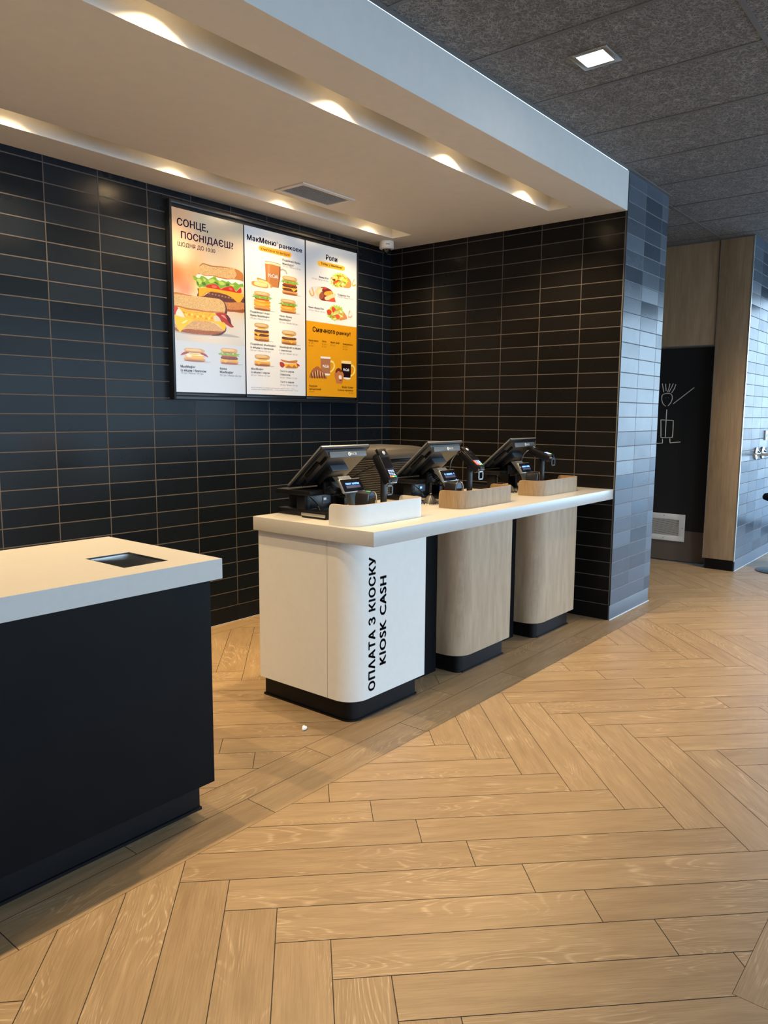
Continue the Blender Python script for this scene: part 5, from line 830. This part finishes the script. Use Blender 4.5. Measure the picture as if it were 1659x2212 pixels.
PAN = {1: (-2.15, 0.55), 2: (-1.59, 0.553), 3: (-1.025, 0.547)}
ZT = 2.637; PH = 1.091; YPN = -0.045
def lin(c): return tuple(((v / 255) / 12.92 if v / 255 <= 0.04045 else ((v / 255 + 0.055) / 1.055) ** 2.4) for v in c)
BG = {1: [((0, 0), (196, 160, 130)), ((275, 60), (184, 174, 156)), ((550, 0), (178, 172, 156)), ((60, 260), (246, 216, 170)), ((300, 300), (206, 186, 156)), ((550, 300), (204, 192, 164)),
          ((20, 390), (240, 120, 66)), ((150, 380), (240, 150, 92)), ((90, 470), (232, 132, 100)), ((320, 400), (196, 138, 106)), ((200, 440), (250, 214, 150)), ((450, 380), (206, 196, 168)), ((20, 560), (238, 220, 200)), ((120, 540), (246, 232, 208)), ((550, 480), (214, 180, 130)), ((300, 650), (214, 208, 198)), ((550, 700), (212, 206, 196)), ((0, 760), (196, 193, 188)), ((550, 775), (200, 194, 186))],
      2: [((0, 0), (190, 200, 214)), ((550, 0), (180, 190, 206)), ((275, 200), (236, 226, 214)), ((0, 600), (238, 228, 212)), ((275, 650), (246, 236, 218)), ((550, 600), (222, 216, 208)), ((0, 1090), (220, 220, 222)), ((550, 1090), (214, 214, 214)), ((275, 1000), (230, 222, 212))],
      3: [((0, 0), (188, 194, 202)), ((547, 0), (184, 190, 196)), ((275, 250), (218, 216, 212)), ((0, 500), (226, 222, 216)), ((547, 500), (246, 238, 224)), ((275, 500), (240, 232, 222))]}
def bgcol(pn, x, z):
    if pn == 1 and z > 779: return (203 - 6 * z / 1090, 206 - 4 * z / 1090, 209)
    if pn == 3 and z > 554: return (222, 150, 24)
    sw = 0; c = [0, 0, 0]
    for (px, pz), col in BG[pn]:
        w = 1 / ((px - x) ** 2 + (pz - z) ** 2 + 900) ** 1.6; sw += w
        for k in range(3): c[k] += w * col[k]
    return [v / sw for v in c]
def smooth_loop(p, k=4):
    out = []; n = len(p)
    for i in range(n):
        p0, p1, p2, p3 = p[i - 1], p[i], p[(i + 1) % n], p[(i + 2) % n]
        for j in range(k):
            t = j / k
            out.append(tuple(0.5 * (2 * p1[a] + (p2[a] - p0[a]) * t + (2 * p0[a] - 5 * p1[a] + 4 * p2[a] - p3[a]) * t * t + (3 * p1[a] - p0[a] - 3 * p2[a] + p3[a]) * t ** 3) for a in (0, 1)))
    return out
class Art:
    def __init__(s, pn): s.bm = bmesh.new(); s.cl = s.bm.loops.layers.float_color.new('col'); s.pn = pn; s.k = 0; s.W = PAN[pn][1] * 1000
    def v(s, x, z): return s.bm.verts.new((PAN[s.pn][0] + min(max(x, 0), s.W) / 1000, YPN - 0.000006 * s.k - 0.0003, ZT - min(max(z, 0), 1091) / 1000))
    def face(s, pts, col, cols=None):
        f = s.bm.faces.new([s.v(*p) for p in pts]); f.normal_update()
        if f.normal.y > 0: f.normal_flip()
        c = lin(col)
        for l in f.loops: l[s.cl] = (*c, 1)
        return f
    def poly(s, pts, col, sm=1):
        s.k += 1
        q = []
        for p in (smooth_loop(pts) if sm else pts):
            if not q or math.dist(p, q[-1]) > 0.4: q.append(p)
        if math.dist(q[0], q[-1]) < 0.4: q.pop()
        if len(q) < 3: return
        f = s.face(q, col); bmesh.ops.triangulate(s.bm, faces=[f])
    def blob(s, cx, cz, rx, rz, col, n=20, wob=0.0, rd=None, e=2.0, a0=0, a1=2 * PI):
        pts = []
        for i in range(n):
            a = a0 + (a1 - a0) * i / (n if a1 - a0 > 6 else n - 1); k = 1 + (rd.uniform(-wob, wob) if rd else 0); c, sn = math.cos(a), math.sin(a)
            pts.append((cx + rx * k * math.copysign(abs(c) ** (2 / e), c), cz + rz * k * math.copysign(abs(sn) ** (2 / e), sn)))
        s.poly(pts, col, 0)
    def text(s, body, x, z, w, h, col, bold):
        if len(body) > 1 and body.endswith('®'):
            r_ = min(w * .12, h * .55); s.text('®', x + w - r_ * .8, z - h * .55, r_ * .8, r_ * .8, col, 0); body = body[:-1]; w -= r_
        me = text_mesh(body, (0, 0.008, 0.016, 0.026, 0.036)[bold]); x0, x1, y0, y1 = bounds(me)
        cap = 0.73; sx = w / max(1e-6, (x1 - x0)); sz = h / cap; s.k += 1
        vs = [s.v(x + (v.co.x - x0) * sx, z - v.co.y * sz) for v in me.vertices]; c = lin(col)
        for p in me.polygons:
            try: f = s.bm.faces.new([vs[i] for i in p.vertices])
            except ValueError: continue
            f.normal_update()
            if f.normal.y > 0: f.normal_flip()
            for l in f.loops: l[s.cl] = (*c, 1)
        bpy.data.meshes.remove(me)
    def burger(s, x0, z0, x1, z1, lay):
        rd = random.Random(int(x0 * 7 + z0)); w = x1 - x0; cx = (x0 + x1) / 2; rx = w / 2 * 0.92
        s.blob(cx + w * .12, z1 - 2, w * .6, 3, (172, 164, 154), 16)
        H = {'M': 30, 'B': 30, 'a': 6, 'e': 14, 'g': 20, 'L': 18, 'T': 9, 'p': 18, 'k': 20, 'c': 7, 'C': 26, 'b': 8}
        tot = sum(H[q] for q in lay); sc = (z1 - z0) / tot; z = z1
        drips = []
        for q in lay[::-1]:
            h = H[q] * sc; zc = z - h / 2
            if q == 'C': s.blob(cx, zc, rx, h * .6, (206, 152, 92), 24, e=3.2); s.blob(cx, zc + h * .3, rx * .93, h * .28, (158, 92, 46), 20, e=3)
            elif q in 'MB': s.blob(cx, zc, rx * .95, h * .56, (206, 162, 104), 28, 0.02, rd, 2.9); s.blob(cx - rx * .1, zc - h * .12, rx * .72, h * .3, (224, 188, 134), 20, 0.03, rd); s.blob(cx, zc + h * .42, rx * .85, h * .1, (166, 100, 52), 20)
            elif q == 'L':
                s.blob(cx, zc, rx * 1.1, h * .75, (132, 168, 66), 34, 0.2, rd, 2.6)
                for i in range(9): s.blob(cx + rd.uniform(-1, 1) * rx, zc + rd.uniform(-.4, .5) * h, rd.uniform(4, 8) * sc, rd.uniform(3, 6) * sc, rd.choice(((176, 198, 92), (92, 126, 44), (236, 232, 208), (150, 184, 76))), 9, .25, rd)
            elif q == 'T': s.blob(cx, zc, rx * .86, h * .7, (206, 56, 36), 22, e=3)
            elif q == 'p':
                s.blob(cx, zc, rx * .97, h * .62, (108, 62, 44), 26, 0.02, rd, 3)
                for i in range(10): s.blob(cx + rd.uniform(-.85, .85) * rx, zc + rd.uniform(-.35, .35) * h, 2.2 * sc, 1.5 * sc, (160, 112, 86), 7, .2, rd)
            elif q == 'k': s.blob(cx, zc, rx * .99, h * .62, (232, 150, 50), 26, 0.03, rd, 3); s.blob(cx - rx * .2, zc - h * .1, rx * .6, h * .25, (248, 190, 96), 16)
            elif q == 'e': s.blob(cx, zc, rx * .9, h * .62, (240, 230, 204), 24, e=3); s.blob(cx, zc - h * .1, rx * .6, h * .4, (248, 186, 66), 18)
            elif q == 'g': s.blob(cx, zc, rx * .92, h * .65, (236, 180, 60), 24, 0.02, rd, 2.8); s.blob(cx - rx * .5, zc - h * .1, rx * .25, h * .4, (230, 218, 196), 14)
            elif q == 'a':
                for sg in (-1, 1): s.poly([(cx + sg * rx * .5, zc - h), (cx + sg * rx * 1.0, zc), (cx + sg * rx * 1.28, zc + h * 4), (cx + sg * rx * 1.05, zc + h * 3.2), (cx + sg * rx * .6, zc + h)], (160, 54, 44))
            elif q == 'c':
                k = rd.choice((-.45, .3, .5)); s.poly([(cx - rx * .98, zc - h * .6), (cx + rx * .98, zc - h * .6), (cx + rx * .95, zc + h * 1.2), (cx + rx * (k + .3), zc + h * .5), (cx + rx * k, zc + h * 3.2), (cx + rx * (k - .35), zc + h * .4), (cx - rx * .6, zc + h * .6), (cx - rx * .98, zc + h * 1.6)], (248, 178, 58), 0)
            z -= h
for pn in (1, 2, 3):
    A = Art(pn); W = A.W; nx, nz = 16, 40
    zs = [1091 * j / nz for j in range(nz + 1)]
    cut = {1: 779, 3: 554}.get(pn)
    for i in range(nx):
        for j in range(nz):
            xa, xb, za, zb = W * i / nx, W * (i + 1) / nx, zs[j], zs[j + 1]
            parts = [(za, zb)] if not cut or not (za < cut < zb) else [(za, cut - .01), (cut + .01, zb)]
            for pa, pb in parts:
                f = A.bm.faces.new([A.v(xa, pa), A.v(xb, pa), A.v(xb, pb), A.v(xa, pb)]); f.normal_update()
                if f.normal.y > 0: f.normal_flip()
                for l in f.loops:
                    lx = (l.vert.co.x - PAN[pn][0]) * 1000; lz = (ZT - l.vert.co.z) * 1000
                    if cut: lz = min(lz, cut - 1) if (pa + pb) / 2 < cut else max(lz, cut + 1)
                    l[A.cl] = (*lin(bgcol(pn, lx, lz)), 1)
    rd = random.Random(pn)
    for it in ART[pn]:
        if it[0] == 'p':
            A.poly(it[2], it[1], it[3]); pts = it[2]; xs_ = [q[0] for q in pts]; zs_ = [q[1] for q in pts]; big = (max(xs_) - min(xs_)) * (max(zs_) - min(zs_))
            if pn == 1 and it[1] in ((198, 160, 108), (206, 168, 112), (204, 160, 108), (190, 124, 70), (156, 88, 44), (96, 54, 42), (236, 176, 52), (122, 160, 56)) and big > 4000:
                A.k += 1; cr = it[1]   # crumb and crust speckle inside the outline
                for _ in range(int(big / 45)):
                    x_, z_ = rd.uniform(min(xs_), max(xs_)), rd.uniform(min(zs_), max(zs_)); ins = False
                    for q in range(len(pts)):
                        (xa, za), (xb, zb) = pts[q - 1], pts[q]
                        if (za > z_) != (zb > z_) and x_ < (xb - xa) * (z_ - za) / (zb - za) + xa: ins = not ins
                    if ins:
                        f_ = rd.choice((0.72, 0.84, 1.14, 1.2)); A.k += 0.01
                        A.blob(x_, z_, rd.uniform(1, 3.4), rd.uniform(.8, 2.4), tuple(min(255, v * f_) for v in cr), 6, .2, rd); A.k -= 0.995
        elif it[0] == 'b': A.burger(*it[2:])
    for it in ART[pn]:
        if it[0] == 't': A.text(it[2], it[3], it[4], it[5], it[6], it[1], it[7])
    me = bpy.data.meshes.new('menu_print'); A.bm.to_mesh(me); A.bm.free(); me.materials.append(M['print'])
    b = MB(o); b.box(PAN[pn][0] - .002, PAN[pn][0] + W / 1000 + .002, YPN, -0.0355, ZT - PH - .002, ZT + .002, 'frame'); pl = b.build('menu_panel', mbd)
    for v in me.vertices: v.co -= Vector(o)
    op = bpy.data.objects.new('printed_sheet', me); COL.objects.link(op); op.parent = pl
    b = MB(o); b.box(PAN[pn][0], PAN[pn][0] + W / 1000 - .01, -0.044, -0.035, 1.525, 1.54, 'frame', 0.001); b.build('panel_clip', pl)

# lettering on the white cabinet
wall_text(c1, (-2.24, -1.5, 0.0), 'ОПΛАТА З КІОСКУ', LX1, LZ1, LL1, LH1, 0.045)
wall_text(c1, (-2.24, -1.5, 0.0), 'KIOSK CASH', LX2, LZ2, LL2, LH2, 0.045)

# ------------------------------------------------------------------ small fittings
o = (-0.262, -0.165, SZ)
t = thing('security_camera', 'white dome security camera on the soffit in the tiled corner', 'security camera', o)
b = MB(o); b.lathe((o[0], o[1], SZ), [(0.052, 0), (0.056, -0.004), (0.058, -0.05), (0.05, -0.058), (0.036, -0.06)][::-1], 'cam_white', 40); b.build('housing', t)
b = MB(o); b.lathe((o[0], o[1], SZ - 0.058), [(0.001, -0.034), (0.016, -0.031), (0.028, -0.02), (0.034, 0.0)], 'smoke', 36); b.build('dome', t)
b = MB(o); b.obox((o[0] - 0.04, o[1] - 0.044, SZ - 0.03), ((0.74, -0.67, 0), (0.67, 0.74, 0), (0, 0, 1)), (0.03, 0.003, 0.004), 'pos_lo'); b.build('name_strip', t)
o = (-1.51, -0.62, SZ)
t = thing('air_vent', 'white rectangular air vent in the soffit above the menu board', 'vent', o)
x0, x1, y0, y1 = -1.742, -1.283, -0.742, -0.497
b = MB(o)
for q in ((x0, x1, y0, y0 + .03), (x0, x1, y1 - .03, y1), (x0, x0 + .03, y0 + .03, y1 - .03), (x1 - .03, x1, y0 + .03, y1 - .03)): b.box(*q, SZ - 0.008, SZ, 'vent', 0.0015)
b.build('frame', t)
b = MB(o); b.box(x0 + .03, x1 - .03, y0 + .03, y1 - .03, SZ - 0.0012, SZ, 'ventdark'); b.build('backing', t)
b = MB(o)
k = y0 + .038
while k < y1 - .03: b.obox(((x0 + x1) / 2, k, SZ - 0.005), (X, (0, .8, .6), (0, -.6, .8)), (x1 - x0 - .06, 0.007, 0.0012), 'vent'); k += 0.014
k = x0 + .045
while k < x1 - .03: b.box(k - .001, k + .001, y0 + .03, y1 - .03, SZ - 0.004, SZ - 0.001, 'vent'); k += 0.02
b.build('louvres', t)
for (xa, ya, lab) in ((-1.615, -2.452, 'small square recessed ceiling light, lit white, in the grey wood-wool ceiling'),):
    o = (xa, ya, CZ); t = thing('ceiling_light', lab, 'ceiling light', o)
    b = MB(o); h1, h2 = 0.088, 0.062
    for q in ((-h1, h1, -h1, -h2), (-h1, h1, h2, h1), (-h1, -h2, -h2, h2), (h2, h1, -h2, h2)): b.box(xa + q[0], xa + q[1], ya + q[2], ya + q[3], CZ - 0.006, CZ, 'alu', 0.001)
    b.build('frame', t)
    b = MB(o); b.box(xa - h2, xa + h2, ya - h2, ya + h2, CZ - 0.003, CZ - 0.0005, 'lamp'); b.build('diffuser', t)
# grille on the door
o = (XD - 0.006, -1.51, 0.335)
t = thing('door_grille', 'white ventilation grille low on the black door above the bronze kick plate', 'grille', o)
ya, yb, za, zb = -1.672, -1.27, 0.205, 0.47
b = MB(o); fx0, fx1 = XD - 0.012, XD - 0.0032
for q in ((ya, yb, za, za + .052), (ya, yb, zb - .052, zb), (ya, ya + .055, za + .052, zb - .052), (yb - .055, yb, za + .052, zb - .052)): b.box(fx0, fx1, *q, 'cam_white', 0.001)
b.build('frame', t)
b = MB(o); k = za + .058
while k < zb - .052: b.obox((XD - 0.008, (ya + yb) / 2, k), (Y, (-.7, 0, .7), (.7, 0, .7)), (yb - ya - .11, 0.008, 0.001), 'cam_white'); k += 0.0095
b.build('louvres', t)
b = MB(o); b.box(XD - 0.0045, XD - 0.0032, ya + .05, yb - .05, za + .05, zb - .05, 'ventdark'); b.build('backing', t)
b = MB(o)
pass
for y_, z_ in ((-1.47, zb - .02), (-1.47, za + .022), (-1.65, (za + zb) / 2)):
    b = MB(o); b.cyl((fx0 - .001, y_, z_), (fx0, y_, z_), 0.004, 'pos_lo', seg=12); b.build('screw', t)
# litter
b = MB((-2.683, -1.67, 0.0)); rr = random.Random(3)
bmesh.ops.create_icosphere(b.bm, subdivisions=2, radius=0.014)
for v in b.bm.verts: v.co = Vector((v.co.x * rr.uniform(.6, 1.3), v.co.y * rr.uniform(.5, 1.0), max(v.co.z, -0.009) * rr.uniform(.6, 1.1))) + Vector((-2.683, -1.67, 0.0095))
b.mi('paper'); tag(b.build('paper_scrap', ang=5), 'tiny crumpled white paper scrap on the oak floor by the white cabinet', 'litter')
# wall socket, bar table and stool at the far right
o = (3.24, YT, 1.24); t = thing('wall_socket', 'small white wall socket above the bar table on the blue-grey tiles', 'socket', o)
b = MB(o); b.box(3.2, 3.28, YT - 0.012, YT - 0.0005, 1.19, 1.285, 'cam_white', 0.003); b.build('plate', t)
b = MB(o); b.cyl((3.24, YT - 0.0135, 1.237), (3.24, YT - 0.011, 1.237), 0.02, 'label', seg=20); b.build('socket_hole', t)
o = (3.9, YT - 0.25, 1.05); t = thing('bar_table', 'narrow pale bar table fixed to the blue-grey tiled wall', 'table', o)
b = MB(o); b.box(2.93, 4.9, YT - 0.5, YT - 0.02, 1.048, 1.07, 'white', 0.003); b.build('table_top', t)
for x_ in (2.895, 3.14):
    b = MB(o); b.lathe((x_, YT - 0.0005, 1.07), [(0.06, 0.0), (0.058, 0.012), (0.03, 0.02), (0.012, 0.045)], 'chrome', 28, axis=(0, -1, 0)); b.build('wall_flange', t)
o = (2.66, -2.49, 0.0); t = thing('bar_stool', 'black bar stool with round base by the blue-grey tiled wall', 'stool', o)
b = MB(o); b.lathe(o, [(0.2, 0), (0.2, 0.006), (0.16, 0.014), (0.03, 0.022)], 'frame', 48); b.build('base', t)
b = MB(o); b.cyl((o[0], o[1], 0.02), (o[0], o[1], 0.67), 0.024, 'frame'); b.build('column', t)
b = MB(o); b.lathe((o[0], o[1], 0.655), [(0.15, 0), (0.175, 0.012), (0.18, 0.035), (0.165, 0.06), (0.1, 0.072), (0.0, 0.074)], 'black_lam', 40); b.build('seat', t)

# ------------------------------------------------------------------ light
W = bpy.data.worlds.new('sky'); SC.world = W; W.use_nodes = True; nt = W.node_tree; nt.nodes.clear(); g2 = NG(nt)
ow = g2.n('ShaderNodeOutputWorld'); bg = g2.n('ShaderNodeBackground'); nt.links.new(bg.outputs[0], ow.inputs[0])
zz = g2.xyz(g2.n('ShaderNodeTexCoord').outputs['Generated'])[2]
nt.links.new(g2.mix(g2.sm(zz, -0.16, -0.02), (0.16, 0.2, 0.26), g2.mix(g2.sm(zz, 0.0, 0.6), (0.56, 0.79, 1.0), (0.35, 0.6, 1.0))), bg.inputs[0])
bg.inputs[1].default_value = SKY
def area(name, loc, rot, sx, sy, e, col, portal=False):
    l = bpy.data.lights.new(name, 'AREA'); l.shape = 'RECTANGLE'; l.size = sx; l.size_y = sy; l.energy = e; l.color = col
    l.cycles.is_portal = portal
    o = bpy.data.objects.new(name, l); COL.objects.link(o); o.location = loc; o.rotation_euler = rot; return o
area('portal_front', ((XL + XR) / 2, YF - 0.1, 1.5), (PI / 2, 0, 0), XR - XL, 3.0, 1, (1, 1, 1), True)
area('portal_side', (XR + 0.1, (YF + YT) / 2, 1.5), (PI / 2, 0, PI / 2), YT - YF, 3.0, 1, (1, 1, 1), True)
def spot(name, loc, e, ang, blend, r, col, tgt=(0, 0, -1)):
    l = bpy.data.lights.new(name, 'SPOT'); l.energy = e; l.spot_size = math.radians(ang); l.spot_blend = blend; l.shadow_soft_size = r; l.color = col
    o = bpy.data.objects.new(name, l); COL.objects.link(o); o.location = loc
    o.rotation_euler = Vector(tgt).to_track_quat('-Z', 'Y').to_euler(); return o
WARM = (1.0, 0.72, 0.40)
for x_ in (-5.2, -4.25, -3.30, -2.36, -1.47, -0.63): spot('trough_spot_front', (x_, -1.667, SZ + 0.095), SP1, 128, 0.7, 0.016, WARM)
for x_ in (-5.1, -4.2, -3.2, -2.285, -1.46, -0.59): spot('trough_spot_rear', (x_, -0.40, SZ + 0.1), SP2, 120, 0.7, 0.03, WARM)
for x_, y_, e_ in ((-1.615, -2.452, .35), (-4.0, -4.8, .32), (-1.6, -4.8, .7), (-2.8, -3.9, .16), (0.75, -4.8, 1.1), (1.05, -3.35, 1.0), (-5.8, -6.0, 1.1), (1.75, -3.3, 1.5)):  # positive x entries are unseen fill spots added to brighten the oak wall
    spot('hall_and_fill_spot', (x_, y_, CZ - 0.02), SP3 * e_, 120, 0.8, 0.05, (1.0, 0.79, 0.54))
SC.view_settings.view_transform = 'Standard'; SC.view_settings.look = 'None'; SC.view_settings.exposure = EXPO; SC.view_settings.gamma = 1.0
SC.view_settings.use_curve_mapping = False
SC.cycles.use_denoising = True; SC.cycles.max_bounces = 8; SC.cycles.diffuse_bounces = 5; SC.cycles.caustics_reflective = False; SC.cycles.caustics_refractive = False; SC.cycles.sample_clamp_indirect = 6.0
